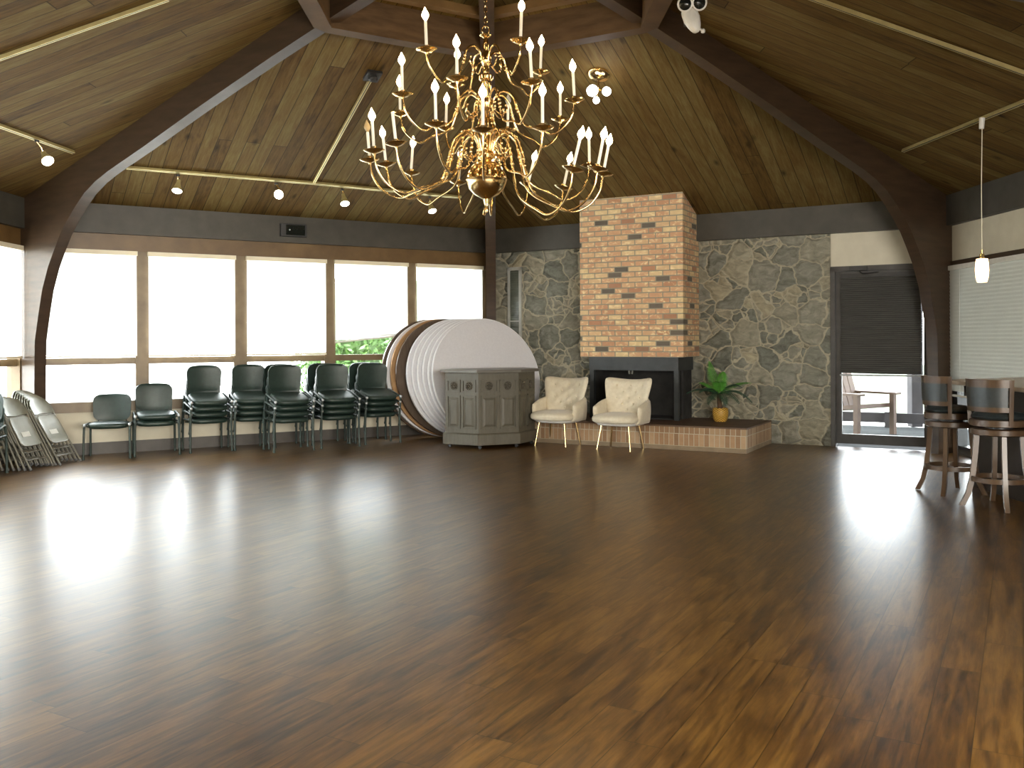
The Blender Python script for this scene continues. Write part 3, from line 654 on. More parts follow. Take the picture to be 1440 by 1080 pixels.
# ------------------------------------------------------------------ stacking chairs
def make_chair():
    t = thing('stacking_chair', 'x', 'chair')
    s = MB().rbox(0, -0.01, 0.398, 0.228, 0.215, 0.040, 4.0, 28, 10); s.v = [(x, y, z+0.012*(1-(x/0.225)**2)*0-0.02*max(0, -(y+0.1))*1.2) for x, y, z in s.v]
    s.build('seat', M['chair_seat'], t, smooth=60)
    MB().rbox(0, -0.005, 0.375, 0.205, 0.19, 0.012, 6, 20, 4).build('seat_shell', M['darkmetal'], t, smooth=60)
    def bk(off):
        def f(u, v):
            a = u*2-1; b = v*2-1; hw, hh, rr = 0.226, 0.155, 0.075
            X, Z = a*hw, b*hh; ex, ez = max(0, abs(X)-(hw-rr)), max(0, abs(Z)-(hh-rr))
            if ex > 0 and ez > 0:
                k = max(ex, ez)/math.hypot(ex, ez); X = math.copysign(hw-rr+ex*k, X); Z = math.copysign(hh-rr+ez*k, Z)
            x = X*(0.97+0.03*b); zz = 0.595+Z+0.012*(1-a*a)*b
            return (x, 0.235+0.17*(zz-0.45)+0.04*(1-a*a)*1.0 - 0.02 + off - (0.012*(1-a**4)*(1-b**4) if off < 0 else -0.004*(1-a**4)*(1-b**4)), zz)
        return f
    MB().shell(bk(-0.014), bk(0.014), 14, 12).build('backrest', M['chair_seat'], t, smooth=70)
    for sx in (-1, 1):
        MB().tube([(sx*0.262, -0.225, 0.012), (sx*0.255, -0.205, 0.36), (sx*0.252, -0.20, 0.405)], 0.0135, 8, flat=0.8).tube([(sx*0.262, -0.225, 0.0), (sx*0.262, -0.225, 0.025)], 0.017, 8).build('leg', M['chair_frame'], t, smooth=50)
        MB().tube([(sx*0.246, 0.20, 0.405), (sx*0.247, 0.215, 0.34), (sx*0.250, 0.225, 0.012)], 0.0135, 8, flat=0.8).tube([(sx*0.250, 0.225, 0.0), (sx*0.250, 0.225, 0.025)], 0.017, 8).build('leg', M['chair_frame'], t, smooth=50)
        MB().tube([(sx*0.252, -0.205, 0.398), (sx*0.252, -0.16, 0.410), (sx*0.248, 0.16, 0.410), (sx*0.246, 0.20, 0.40)], 0.0135, 8).tube([(sx*0.246, 0.12, 0.375), (sx*0.19, 0.10, 0.37)], 0.01, 6).tube([(sx*0.252, -0.12, 0.40), (sx*0.19, -0.12, 0.37)], 0.01, 6).build('side_rail', M['chair_frame'], t, smooth=50)
        MB().sphere((sx*0.253, -0.205, 0.412), 0.019, 10, 6).build('joint_cap', M['chair_cap'], t, smooth=60)
        MB().tube([(sx*0.165, 0.12, 0.372), (sx*0.165, 0.225, 0.385), (sx*0.162, 0.262, 0.43), (sx*0.16, 0.285, 0.60)], 0.011, 8, flat=0.6).build('back_upright', M['darkmetal'], t, smooth=50)
    note_kids(t); return t
proto = make_chair(); used = [False]
def place(loc, rz, label, group, rot=None):
    if not used[0]:
        used[0] = True; proto.location = loc; proto.rotation_euler = (0, 0, rz); proto['label'] = label; proto['group'] = group; return proto
    return dup(proto, loc, rz, label, group, rot)
STEP, LEAN = 0.078, 4.6
def stack_pose(c, ang, i):
    th = math.radians(LEAN*i); R_ = Matrix.Rotation(ang, 4, 'Z'); q = Vector((c.x, c.y, 0))+R_ @ Vector((0, 0.30*math.sin(th)-0.012*i, STEP*i+0.235*math.sin(th)))
    return q, (R_ @ Matrix.Rotation(th, 4, 'X')).to_euler()
def stack(px0, px1, rz, n, where, names, group):
    a, b = atz(*px0, 0), atz(*px1, 0); m = (a+b)/2; ang = rz
    R_ = Matrix.Rotation(ang, 4, 'Z'); c = m - R_ @ Vector((0, -0.225, 0))
    a_, d_, n_ = WALLS['L']; far = min((V2(*(c+R_ @ Vector((x, 0.31, 0))).xy)-a_).dot(n_) for x in (-0.24, 0.24))   # keep the backs clear of the sill
    if far < 0.055: c = c+Vector((n_.x, n_.y, 0))*(0.055-far)
    for i in range(n):
        q, e = stack_pose(c, ang, i); place(q, ang, names[i] + where, group, e)
LEV = ['bottom', 'second', 'third', 'top']
def lv(n): return ['%s chair of the four-high ' % q + '' for q in LEV[:n]]
G = 'green-black stacking chairs along the window wall'
stack((118, 643), (177, 644), math.radians(16), 1, '', ['single green-black chair standing unstacked beside the folding chairs'], G)
stack((188, 640), (246, 637), math.radians(26), 2, '', ['lower chair of the two-chair stack beside the single chair', 'upper chair of the two-chair stack beside the single chair'], G)
stack((262, 634), (316, 630.5), math.radians(33), 4, 'green-black stack right of the two-chair stack', lv(4), G)
stack((322, 630), (374, 626), math.radians(29), 4, 'stack second right of the two-chair stack', lv(4), G)
stack((386, 637), (441, 633), math.radians(33), 4, 'stack at the left end of the front trio', lv(4), G)
stack((453, 631), (505, 628), math.radians(29), 4, 'stack in the middle of the front trio', lv(4), G)
stack((514, 626), (563, 622), math.radians(33), 4, 'stack nearest the round tables', lv(4), G)
def stack_at(p, rz, n, where, group, names=None):
    R_ = Matrix.Rotation(rz, 4, 'Z')
    for i in range(n):
        q, e = stack_pose(Vector(p), rz, i); place(q, rz, (names or lv(n))[i]+where, group, e)
# the half-hidden row against the wall
for px, where in ((398, 'stack half hidden behind the left of the front trio'), (458, 'stack half hidden behind the middle of the front trio'), (516, 'stack half hidden behind the stack nearest the tables')):
    r = ray(px, 500); # point 0.42 m off the left wall
    a, d, n = WALLS['L']; t = (a+n*0.46).dot(n)/(V2(r.x, 1).dot(n)); stack_at((r.x*t, t, 0), math.radians(31), 4, where, G)
stack_at((-5.66, 9.66, 0), math.radians(15), 2, 'two-chair stack cut by the left edge of the photo', G, ['lower green-black chair of the ', 'upper green-black chair of the '])

# ------------------------------------------------------------------ folding chairs (folded flat, leaning in two rows)
def make_fold():
    t = thing('folding_chair', 'x', 'folding chair')
    R = 0.012
    for sx in (-1, 1):
        MB().tube([(sx*0.215, 0.0, 0.0), (sx*0.205, 0.0, 0.55), (sx*0.20, 0.0, 0.80)], R, 8).build('leg', M['fold_tube'], t, smooth=50)
        MB().tube([(sx*0.185, 0.024, 0.03), (sx*0.18, 0.022, 0.45), (sx*0.175, 0.01, 0.62)], R*0.9, 8).build('leg', M['fold_tube'], t, smooth=50)
        MB().tube([(sx*0.215, 0, 0.0), (sx*0.215, 0, 0.03)], 0.017, 8).tube([(sx*0.185, 0.024, 0.03), (sx*0.185, 0.024, 0.055)], 0.015, 8).build('foot_cap', M['rubber'], t, smooth=50)
    def out(off):
        def f(u, v):
            a = u*2-1; hw = 0.205*math.sqrt(max(0.02, 1-0.55*v**3.2))
            return (a*hw, off+0.03*(1-a*a)-0.012, 0.725+0.235*v-0.03*a*a*v)
        return f
    MB().shell(out(-0.010), out(0.004), 14, 8).build('backrest', M['fold_metal'], t, smooth=60)
    def seat(off):
        def f(u, v):
            a = u*2-1; b = v*2-1; hw = (0.178+0.012*v)*math.sqrt(1-0.22*b**10)
            zz = 0.505+b*0.195*math.sqrt(1-0.22*a**10)
            return (a*hw, off+0.008*(1-a**6)*(1-b**6), zz)
        return f
    s = MB().shell(seat(-0.020), seat(-0.008), 14, 14).build('seat', M['fold_metal'], t, smooth=60)
    rim = [(0.190*math.copysign(abs(math.cos(q))**0.35, math.cos(q)), -0.018, 0.505+0.200*math.copysign(abs(math.sin(q))**0.35, math.sin(q))) for q in [2*PI*i/32 for i in range(32)]]
    MB().tube(rim, 0.007, 6, closed=True).build('seat_rim', M['fold_tube'], t, smooth=60)
    k = MB().box(-0.085, 0.065, -0.0150, -0.0135, 0.43, 0.495).build('label_sticker', M['sticker'], s); k['label'] = 'pale paper sticker'
    for z in (0.235, 0.135): MB().tube([(-0.195, 0.012, z), (0.195, 0.012, z)], 0.007, 6).build('cross_bar', M['fold_tube'], t, smooth=50)
    t.scale = (0.92, 0.92, 0.92); note_kids(t); return t
fproto = make_fold(); fused = False
ORD = ['outermost', 'second', 'third', 'fourth', 'fifth', 'sixth', 'seventh', 'eighth']
def fold_row(foot, dirx, n, step, lean0, lean1, where, gname):
    global fused
    for i in range(n):
        lean = math.radians(lean0+(lean1-lean0)*i/(n-1))
        p = Vector(foot)+Vector(dirx)*step*i
        rot = (Matrix.Rotation(math.radians(83), 4, 'Z') @ Matrix.Rotation(-lean, 4, 'X')).to_euler()
        lab = ('outermost beige-grey folding chair of the %s, its seat showing' % where) if i == 0 else ('%s folding chair from the open end of the %s' % (ORD[i], where))
        if not fused: fused = True; fproto.location = p; fproto.rotation_euler = rot; fproto['label'] = lab; fproto['group'] = gname
        else: dup(fproto, p, 0, lab, gname, rot=rot)
fold_row((-5.26, 10.27, 0.004), (-1, 0.02, 0), 7, 0.063, 28, 19, 'leaning row nearer the camera', 'folding chairs leaning in the near row')
fold_row((-5.14, 10.69, 0.004), (-1, 0.0, 0), 8, 0.056, 31, 15, 'leaning row against the corner', 'folding chairs leaning in the far row')

# ------------------------------------------------------------------ round tables on edge
def make_table(top, edge):
    t = thing('round_table', 'x', 'table'); D = 1.76; r = D/2
    # local: disc standing on edge, face towards -y, lowest point at origin
    MB().lathe([(r-0.012, 0.0), (r-0.004, 0.002), (r-0.004, 0.006), (r-0.012, 0.042)], 72, (0, 0, r), (0, -1, 0)).build('tabletop', top, t, smooth=30)
    ring = [(r-0.006)*1.0 for _ in range(1)]
    MB().lathe([(r-0.010, 0.0425), (r+0.0, 0.042), (r, 0.002), (r-0.010, -0.001)], 72, (0, 0, r), (0, -1, 0), cap=False).build('edge_band', edge, t, smooth=30)
    fr = MB()
    for sx in (-0.42, 0.42): fr.box(sx-0.02, sx+0.02, 0.03, 0.045, r-0.55, r+0.55)
    fr.build('leg_frame', M['darkmetal'], t)
    for sx in (-1, 1):
        MB().tube([(sx*0.30, 0.052, r-0.45*sx-0.02), (sx*0.30, 0.052, r+0.30*sx), (sx*0.30-0.0, 0.052, r+0.38*sx)], 0.012, 8).tube([(sx*0.30-0.25, 0.052, r+0.30*sx), (sx*0.30+0.25, 0.052, r+0.30*sx)], 0.012, 8).build('leg', M['darkmetal'], t, smooth=50)
    note_kids(t); return t
TILT = math.radians(13)
aL, dLw, nLw = WALLS['L']
rzt = math.atan2(nLw.y, nLw.x)+PI/2
rott = (Matrix.Rotation(rzt, 4, 'Z') @ Matrix.Rotation(-TILT, 4, 'X')).to_euler()
tabs = [('brown', 'dark brown round table at the back of the leaning stack'), ('white', 'white round table glimpsed between the brown and tan tables'), ('tan', 'tan wood round table standing in the leaning stack'), ('brown', 'dark walnut round table just behind the white tables'),
        ('white', 'rearmost of the six front white round tables'), ('white', 'second white round table forward from the walnut one'), ('white', 'third white round table forward from the walnut one'), ('white', 'fourth white round table forward from the walnut one'), ('white', 'white round table directly behind the frontmost one'), ('white', 'frontmost white round table, its whole face showing behind the podium')]
TOFF = [0.53, 0.62, 0.69, 0.79, 0.93, 1.00, 1.07, 1.14, 1.21, 1.28]
TS = [1.14, 1.11, 1.07, 1.03, 0.93, 0.88, 0.83, 0.78, 0.73, 0.70]
tp = {}
for (kd, lab), o_, s_ in zip(tabs, TOFF, TS):
    p = W('L', s_, o_, 0.0); p.z = 0.008
    if kd not in tp:
        tp[kd] = make_table(M[kd+'_top'], M[kd+'_edge']); tp[kd].location = p; tp[kd].rotation_euler = rott; tp[kd]['label'] = lab; tp[kd]['group'] = 'round tables leaning on edge'
    else: dup(tp[kd], p, 0, lab, 'round tables leaning on edge', rot=rott)

# ------------------------------------------------------------------ podium bar
pf = [V2(-0.925, 12.14), V2(-0.452, 11.87), V2(0.102, 12.10), V2(0.34, 12.58)]
ctr = V2(-0.30, 12.62)
po = thing('podium', 'grey wood octagonal podium bar with carved panels on casters', 'podium', (ctr.x, ctr.y, 0))
inv = Matrix.Translation((-ctr.x, -ctr.y, 0))
back = [V2(0.16, 13.02), V2(-0.74, 12.62)]
def scl(P, k): c = sum(P, V2(0, 0))/len(P); return [c+(p-c)*k for p in P]
base = pf+back
body = scl(base, 0.945); topo = scl(base, 1.045); 
def pr_(P): return [(p.x, p.y) for p in P]
MB().prism(pr_(base), 0.045, 0.185).prism(pr_(base), 0.185, 0.20, top=pr_(scl(base, 0.96))).xf(inv).build('base', M['podium'], po, bevel=0.006)
MB().prism(pr_(body), 0.195, 0.985).xf(inv).build('body', M['podium'], po, bevel=0.004)
MB().prism(pr_(topo), 0.985, 1.025).xf(inv).build('top', M['podium_top'], po, bevel=0.008)
for i in range(3):
    a, b = body[i], body[i+1]; d = (b-a); L_ = d.length; d = d.normalized(); n = V2(d.y, -d.x)
    def P(x, o, z): p = a+d*x+n*o; return (p.x, p.y, z)
    cw = (L_-0.10)/2
    for c in range(2):
        x0 = 0.035+c*(cw+0.03); x1 = x0+cw
        for z0, z1, up in ((0.735, 0.895, True), (0.255, 0.690, False)):
            pm = MB(); m_ = 0.016
            fr = [((x0, z0), (x1, z0+m_)), ((x0, z1-m_), (x1, z1)), ((x0, z0), (x0+m_, z1)), ((x1-m_, z0), (x1, z1))]
            for (u0, w0), (u1, w1) in fr:
                pm.hexa([P(u0, -0.004, w0), P(u1, -0.004, w0), P(u1, 0.012, w0), P(u0, 0.012, w0), P(u0, -0.004, w1), P(u1, -0.004, w1), P(u1, 0.012, w1), P(u0, 0.012, w1)])
            if not up:
                q0, q1, w0, w1 = x0+0.03, x1-0.03, z0+0.03, z1-0.03; e = 0.028
                pm.add([P(q0, 0.001, w0), P(q1, 0.001, w0), P(q1, 0.001, w1), P(q0, 0.001, w1), P(q0+e, 0.012, w0+e), P(q1-e, 0.012, w0+e), P(q1-e, 0.012, w1-e), P(q0+e, 0.012, w1-e)], [(4, 5, 6, 7), (0, 1, 5, 4), (1, 2, 6, 5), (2, 3, 7, 6), (3, 0, 4, 7)])
            pn = pm.xf(inv).build('panel', M['podium'], po)
            if up:
                ro = MB(); cx, cz = (x0+x1)/2, (z0+z1)/2; c3 = Vector(P(cx, 0.004, cz)); ax = Vector((n.x, n.y, 0))
                for kx in range(8):
                    q = 2*PI*kx/8; cc = c3+Vector((d.x, d.y, 0))*math.cos(q)*0.033+Vector((0, 0, 1))*math.sin(q)*0.033
                    ro.sphere(cc, 0.014, 8, 5)
                ro.sphere(c3, 0.016, 10, 6)
                ro.tube([c3+Vector((d.x, d.y, 0))*math.cos(2*PI*j/20)*0.052+Vector((0, 0, 1))*math.sin(2*PI*j/20)*0.052 for j in range(20)], 0.005, 5, closed=True)
                ro.xf(inv).build('rosette', M['podium_dark'], pn, smooth=60)
for p in scl(base, 0.86):
    if (p-ctr).length < 3:
        mb = MB(); mb.lathe([(0.0225, -0.011), (0.0225, 0.011)], 14, (p.x, p.y, 0.0225), (0.4, 1, 0)); mb.tube([(p.x, p.y, 0.03), (p.x, p.y, 0.05)], 0.012, 8)
        mb.xf(inv).build('caster', M['darkmetal'], po, smooth=40)

# ------------------------------------------------------------------ armchairs
def make_arm():
    t = thing('armchair', 'x', 'armchair')
    BT = [(-0.55, 0.80), (0.0, 0.80), (0.55, 0.80), (-0.28, 0.62), (0.28, 0.62), (-0.55, 0.45), (0.0, 0.45), (0.55, 0.45), (-0.28, 0.29), (0.28, 0.29), (0.0, 0.13)]
    def surf(u, v, off):
        a = u*2-1
        hw = 0.245+0.105*v**0.8
        z = 0.435+v*0.465+0.022*v**3*(a*a*1.6-0.55)*1.3-0.035*v**5*abs(a)**9
        y = 0.215+0.17*v-0.13*a*a*(0.5+0.5*v)
        d = 0.0
        if off < 0:
            for bx, bv in BT:
                d += 0.026*math.exp(-((a-bx)**2/0.016+(v-bv)**2/0.008))
        rnd_ = (1-0.9*max(abs(a)**8, (2*abs(v-0.5))**10))
        return (a*hw*(1-0.06*v**10*abs(a)**4), y+off*rnd_+d, z)
    MB().shell(lambda u, v: surf(u, v, -0.055), lambda u, v: surf(u, v, 0.030), 40, 36).build('backrest', [M['cream_fabric']], t, smooth=70)
    bt = MB()
    for bx, bv in BT:
        x, y, z = surf((bx+1)/2, bv, -0.055); bt.sphere((x, y-0.006, z), 0.014, 10, 6)
    for i, o in enumerate([0]): bt.build('buttons', M['cream_fabric'], t, smooth=70)
    s = MB().rbox(0, -0.03, 0.40, 0.305, 0.285, 0.072, 3.2, 32, 12)
    s.v = [(x*(1+0.10*max(0, -y)/0.3), y, z-0.10*max(0, -(y+0.02))*0.35*(1 if z > 0.40 else 0.2)) for x, y, z in s.v]
    s.build('seat', M['cream_fabric'], t, smooth=70)
    MB().rbox(0, 0.02, 0.345, 0.285, 0.27, 0.045, 3.5, 28, 8).build('seat_shell', M['cream_shell'], t, smooth=70)
    for sx in (-1, 1):
        def arm(off):
            def f(u, v):            # u: front to back, v: bottom to top
                y = -0.13+u*0.38; top = 0.575+0.07*u-0.03*(1-u)**4
                z = 0.33+(top-0.33)*v
                x = 0.285+0.03*math.sin(v*2.2)+off*(1-0.85*max((2*abs(v-0.5))**8, (2*abs(u-0.5))**10))
                if u > 0.6: x -= 0.06*(u-0.6)*v
                return (sx*x, y, z)
            return f
        MB().shell(arm(-0.034), arm(0.034), 16, 14).build('armrest', [M['cream_fabric']], t, smooth=75)
    for sx, sy in ((-1, -1), (1, -1), (-1, 1), (1, 1)):
        MB().tube([(sx*0.19, sy*0.15+0.0, 0.33), (sx*0.235, sy*0.20, 0.0)], [0.0145, 0.0095], 10).build('leg', M['goldleg'], t, smooth=50)
    note_kids(t); return t
ap = make_arm(); rza = math.atan2(nBack.y, nBack.x)+PI/2
for i, (p0, p1, lab) in enumerate((((753, 626.5), (795, 629.5), 'cream tufted armchair on gold legs beside the grey podium'), ((840, 632), (886, 635.5), 'cream tufted armchair on gold legs in front of the fire opening'))):
    a, b = atz(*p0, 0), atz(*p1, 0); m = (a+b)/2; R_ = Matrix.Rotation(rza-0.06, 4, 'Z'); c = m-R_ @ Vector((0, -0.20, 0))
    if i == 0: ap.location = (c.x, c.y, 0); ap.rotation_euler = (0, 0, rza-0.06); ap['label'] = lab; ap['group'] = 'cream armchairs before the hearth'
    else: dup(ap, (c.x, c.y, 0), rza-0.06, lab, 'cream armchairs before the hearth')

# ------------------------------------------------------------------ potted palm on the hearth
pp = atz(1013, 592.5, 0.311)
pl = thing('potted_palm', 'small artificial palm in a yellow woven basket on the hearth', 'plant', (pp.x, pp.y, 0.311))
bk = MB(); prof = [(0.075, 0.0), (0.092, 0.03), (0.105, 0.09), (0.107, 0.13), (0.098, 0.175), (0.092, 0.18), (0.09, 0.165)]
bk.lathe(prof, 32); ob = bk.build('basket', M['wicker'], pl, smooth=50)
ul = ob.data.uv_layers.new(name='UVMap')
for poly in ob.data.polygons:
    c = poly.center; 
    for li in poly.loop_indices:
        v = ob.data.vertices[ob.data.loops[li].vertex_index].co; ang = math.atan2(v.y, v.x)
        if ang-math.atan2(c.y, c.x) > PI: ang -= 2*PI
        if math.atan2(c.y, c.x)-ang > PI: ang += 2*PI
        ul.data[li].uv = (ang/(2*PI)*28, v.z*70)
MB().lathe([(0.088, 0.150), (0.05, 0.172), (0.001, 0.176)], 20).build('moss', M['soil'], pl, smooth=50)
MB().tube([(0, 0, 0.15), (-0.012, 0.0, 0.26), (-0.02, 0, 0.36)], [0.036, 0.030, 0.024], 10).build('trunk', M['palm_trunk'], pl, smooth=50)
def frond(az, up, length, droop, mat, width=0.085):
    mb = MB(); d = Vector((math.cos(az), math.sin(az), 0)); N = 20; P = []
    for i in range(N+1):
        t = i/N; P.append(Vector((-0.02, 0, 0.355))+d*(1.12*length*t*math.cos(up)*(1-0.12*t*droop))+Vector((0, 0, length*(math.sin(up)*t-droop*t*t*0.62))))
    mb.tube(P, [0.006*(1-0.7*i/N) for i in range(N+1)], 5)
    for i in range(2, N+1):
        tan = (P[i]-P[i-1]).normalized(); sd = tan.cross(Vector((0, 0, 1)))
        if sd.length < 0.05: sd = Vector((-d.y, d.x, 0))
        sd.normalize(); nn = sd.cross(tan)
        for k in (-1, 1):
            for off in (0.0,):
                c = P[i]-(P[i]-P[i-1])*off; L_ = width*(math.sin(PI*min(1, 0.16+0.84*i/N)**0.75)+0.22)
                tip = c+sd*k*L_+tan*L_*0.75-nn*0.25*L_-Vector((0, 0, 0.12*L_)); w = tan*0.009
                mid = c+(tip-c)*0.45+nn*0.006
                mb.add([c-w*0.4, mid-w, tip, mid+w, c+w*0.4], [(0, 1, 2, 3, 4)])
    return mb.build('frond', mat, pl)
LG, DG = M['palm_light'], M['palm_dark']
for a in ((math.radians(118), 1.28, 0.58, 0.34, LG), (math.radians(-100), 1.15, 0.46, 0.85, LG), (math.radians(15), 0.72, 0.60, 0.66, LG), (math.radians(-5), 0.95, 0.52, 1.0, DG), (math.radians(-60), 0.55, 0.46, 1.15, DG), (math.radians(-30), 0.6, 0.55, 1.15, DG),
          (math.radians(150), 0.95, 0.42, 0.7, LG), (math.radians(60), 1.2, 0.5, 0.55, LG), (math.radians(-85), 0.45, 0.36, 1.2, DG), (math.radians(235), 0.5, 0.42, 1.15, DG),
          (math.radians(185), 0.62, 0.52, 0.85, DG), (math.radians(215), 0.75, 0.50, 0.95, DG), (math.radians(70), 0.9, 0.5, 0.7, DG)): frond(*a)

# ------------------------------------------------------------------ bar and stools
bar = thing('bar_counter', 'dark bar counter with a pale laminate top along the right wall', 'bar counter', (4.6, 7.0, 0))
inv = Matrix.Translation((-4.6, -7.0, 0))
ct = [(4.20, 8.92), (5.33, 9.42), (5.40, 5.2), (3.94, 5.2)]
MB().prism(ct[::-1], 0.965, 1.003).xf(inv).build('counter_top', M['bar_top'], bar, bevel=0.008)
MB().prism([(4.36, 8.72), (4.66, 8.86), (4.66, 5.2), (4.36, 5.2)][::-1], 0.0, 0.965).xf(inv).build('front_panel', M['bar_body'], bar)
MB().box(4.27, 4.33, 8.62, 8.68, 0.86, 0.965).box(4.27, 4.40, 8.62, 8.68, 0.91, 0.965).xf(inv).build('bracket', M['bar_body'], bar)
def make_stool():
    t = thing('bar_stool', 'x', 'bar stool')
    MB().lathe([(0.195, 0.0), (0.215, 0.01), (0.215, 0.05), (0.205, 0.055)], 36, (0, 0, 0.60)).build('seat_apron', M['stool_wood'], t, smooth=40)
    MB().lathe([(0.205, 0.0), (0.222, 0.006), (0.222, 0.055), (0.21, 0.06)], 36, (0, 0, 0.675)).build('swivel_rim', M['stool_wood'], t, smooth=40)
    MB().lathe([(0.20, 0.0), (0.214, 0.02), (0.19, 0.05), (0.10, 0.062), (0.001, 0.064)], 36, (0, 0, 0.735)).build('seat_pad', M['stool_pad'], t, smooth=60)
    MB().lathe([(0.10, 0.0), (0.10, 0.02)], 20, (0, 0, 0.655)).build('swivel_plate', M['darkmetal'], t, smooth=40)
    for k in range(4):
        q = PI/4+k*PI/2; d = Vector((math.cos(q), math.sin(q), 0)); pts = [d*0.17+Vector((0, 0, 0.61)), d*0.185+Vector((0, 0, 0.42)), d*0.205+Vector((0, 0, 0.24)), d*0.235+Vector((0, 0, 0.11)), d*0.285+Vector((0, 0, 0.004))]
        mb = MB(); w = 0.021
        sd = Vector((-d.y, d.x, 0)); vs = []
        for p in pts:
            for e, g in ((-1, -1), (1, -1), (1, 1), (-1, 1)): vs.append(p+sd*w*e*0.85+d*w*g)
        fs = [(3, 2, 1, 0), (16, 17, 18, 19)][::1]
        for i in range(4): fs += [(i*4+j, i*4+(j+1) % 4, i*4+4+(j+1) % 4, i*4+4+j) for j in range(4)]
        mb.add(vs, fs).build('leg', M['stool_wood'], t, smooth=30)
    ringp = [(0.208*math.cos(2*PI*i/40), 0.208*math.sin(2*PI*i/40), 0.235) for i in range(40)]
    MB().lathe([(0.196, -0.02), (0.218, -0.02), (0.218, 0.02), (0.196, 0.02), (0.196, -0.02)], 40, (0, 0, 0.235), cap=False).build('foot_ring', M['stool_wood'], t, smooth=40)
    # curved back, towards +y
    def arc(r, w, z0, z1, off):
        def f(u, v):
            a = (u-0.5)*2*w; rr = r+0.05*((z0+(z1-z0)*v)-0.72)
            return ((rr+off)*math.sin(a), (rr+off)*math.cos(a), z0+(z1-z0)*v)
        return f
    MB().shell(arc(0.205, 0.92, 1.00, 1.065, 0), arc(0.205, 0.92, 1.00, 1.065, 0.024), 16, 2).build('top_rail', M['stool_wood'], t, smooth=40)
    MB().shell(arc(0.205, 0.92, 0.80, 0.84, 0), arc(0.205, 0.92, 0.80, 0.84, 0.024), 16, 2).build('lower_rail', M['stool_wood'], t, smooth=40)
    MB().shell(arc(0.198, 0.86, 0.84, 1.00, 0), arc(0.198, 0.86, 0.84, 1.00, 0.034), 16, 6).build('back_pad', M['stool_pad'], t, smooth=60)
    for a in (-0.98, 0.98):
        MB().shell(arc(0.203, 0.07, 0.69, 1.065, 0), arc(0.203, 0.07, 0.69, 1.065, 0.03), 3, 6).xf(Matrix.Rotation(-a, 4, 'Z')).build('back_post', M['stool_wood'], t, smooth=40)
    note_kids(t); return t
st = make_stool()
st.location = (3.99, 8.36, 0); st.rotation_euler = (0, 0, math.radians(97)); st['label'] = 'wooden swivel bar stool at the far end of the bar, nearest the door'; st['group'] = 'swivel bar stools'
dup(st, (4.04, 7.62, 0), math.radians(118), 'wooden swivel bar stool nearer the camera, its dark padded back showing', 'swivel bar stools')

# ------------------------------------------------------------------ lights on the ceiling
def slope_off(k, z_drop=0.0): return z_drop
def track(k, pts, label, extras=()):
    P = [on_slope(x, y, k, 0.025) for x, y in pts]; c = P[0]
    t = thing('track_rail', label, 'lighting track', c); inv = Matrix.Translation(-c)
    a, d, n = WALLS[k]; up = Vector((-n.x*sl, -n.y*sl, 1)).normalized()
    for i in range(0, len(P)-1, 1):
        if (i, i+1) in extras: continue
        A, B = P[i], P[i+1]; dr = (B-A).normalized(); sd = dr.cross(up).normalized()*0.018; u = up*0.016
        MB().hexa([A-sd-u, A+sd-u, A+sd+u, A-sd+u, B-sd-u, B+sd-u, B+sd+u, B-sd+u]).xf(inv).build('rail', M['trackgold'], t)
        slot = sd*0.28; low = -up*0.0175
        MB().hexa([A-slot+low, A+slot+low, A+slot-u*0.9, A-slot-u*0.9, B-slot+low, B+slot+low, B+slot-u*0.9, B-slot-u*0.9]).xf(inv).build('slot', M['darkmetal'], t)
    return t, P
t1, P1 = track('L', [(178, 235.6), (437, 257), (648, 277.3)], 'long gold lighting track along the eave above the left-wall windows')
t2, P2 = track('L', [(441, 256.5), (521, 112)], 'gold track branch rising up the boards to a dark junction box')
jb = on_slope(524, 107, 'L', 0.02); a_, d_, n_ = WALLS['L']; up_ = Vector((-n_.x*sl, -n_.y*sl, 1)).normalized(); dd = Vector((d_.x, d_.y, 0)); ee = up_.cross(dd)
mb = MB().hexa([jb+dd*q*0.085+ee*w*0.085+up_*h*0.015 for h in (-1, 1) for q, w in ((-1, -1), (1, -1), (1, 1), (-1, 1))]).lathe([(0.05, 0), (0.05, 0.03), (0.03, 0.045)], 16, jb-up_*0.015, -up_)
mb.xf(Matrix.Translation(-P2[0])).build('junction_box', M['darkmetal'], t2)
track('W', [(-60, 155.5), (103, 214)], 'gold lighting track above the far left window, with one spotlight')
track('W', [(-80, 110), (236, -1.5)], 'gold lighting track crossing the upper left ceiling boards')
track('E', [(1120, -10), (1500, 124)], 'gold lighting track crossing the upper right ceiling boards')
tE, PE = track('E', [(1270, 212), (1500, 119)], 'gold lighting track on the right ceiling holding the pendant')

def spot(anchor, face_px, depth, axis, label, r=0.058, sc=1.0):
    A = Vector(anchor); Fp = atd(face_px[0], face_px[1], depth); ax = Vector(axis).normalized()
    t = thing('track_spotlight', label, 'spotlight', A, 0, 'track spotlights'); inv = Matrix.Translation(-A)
    B = Fp-ax*0.13
    MB().tube([A, A-Vector((0, 0, 0.02))], 0.022, 10).xf(inv).build('mount', M['darkmetal'], t, smooth=40)
    MB().tube([A-Vector((0, 0, 0.02)), (A*0.4+B*0.6)+Vector((0, 0, 0.01)), B], 0.009, 8).xf(inv).build('stem', M['brass'], t, smooth=40)
    MB().lathe([(0.022, -0.02), (0.026, 0.02), (0.040, 0.07), (r, 0.12), (r+0.004, 0.135)], 24, B, ax, cap=True).xf(inv).build('lamp_head', M['trackgold'], t, smooth=40)
    MB().lathe([(r+0.002, 0.0), (r*0.8, 0.014), (0.001, 0.02)], 24, B+ax*0.132, ax).xf(inv).build('lamp_face', M['spot_face'], t, smooth=60)
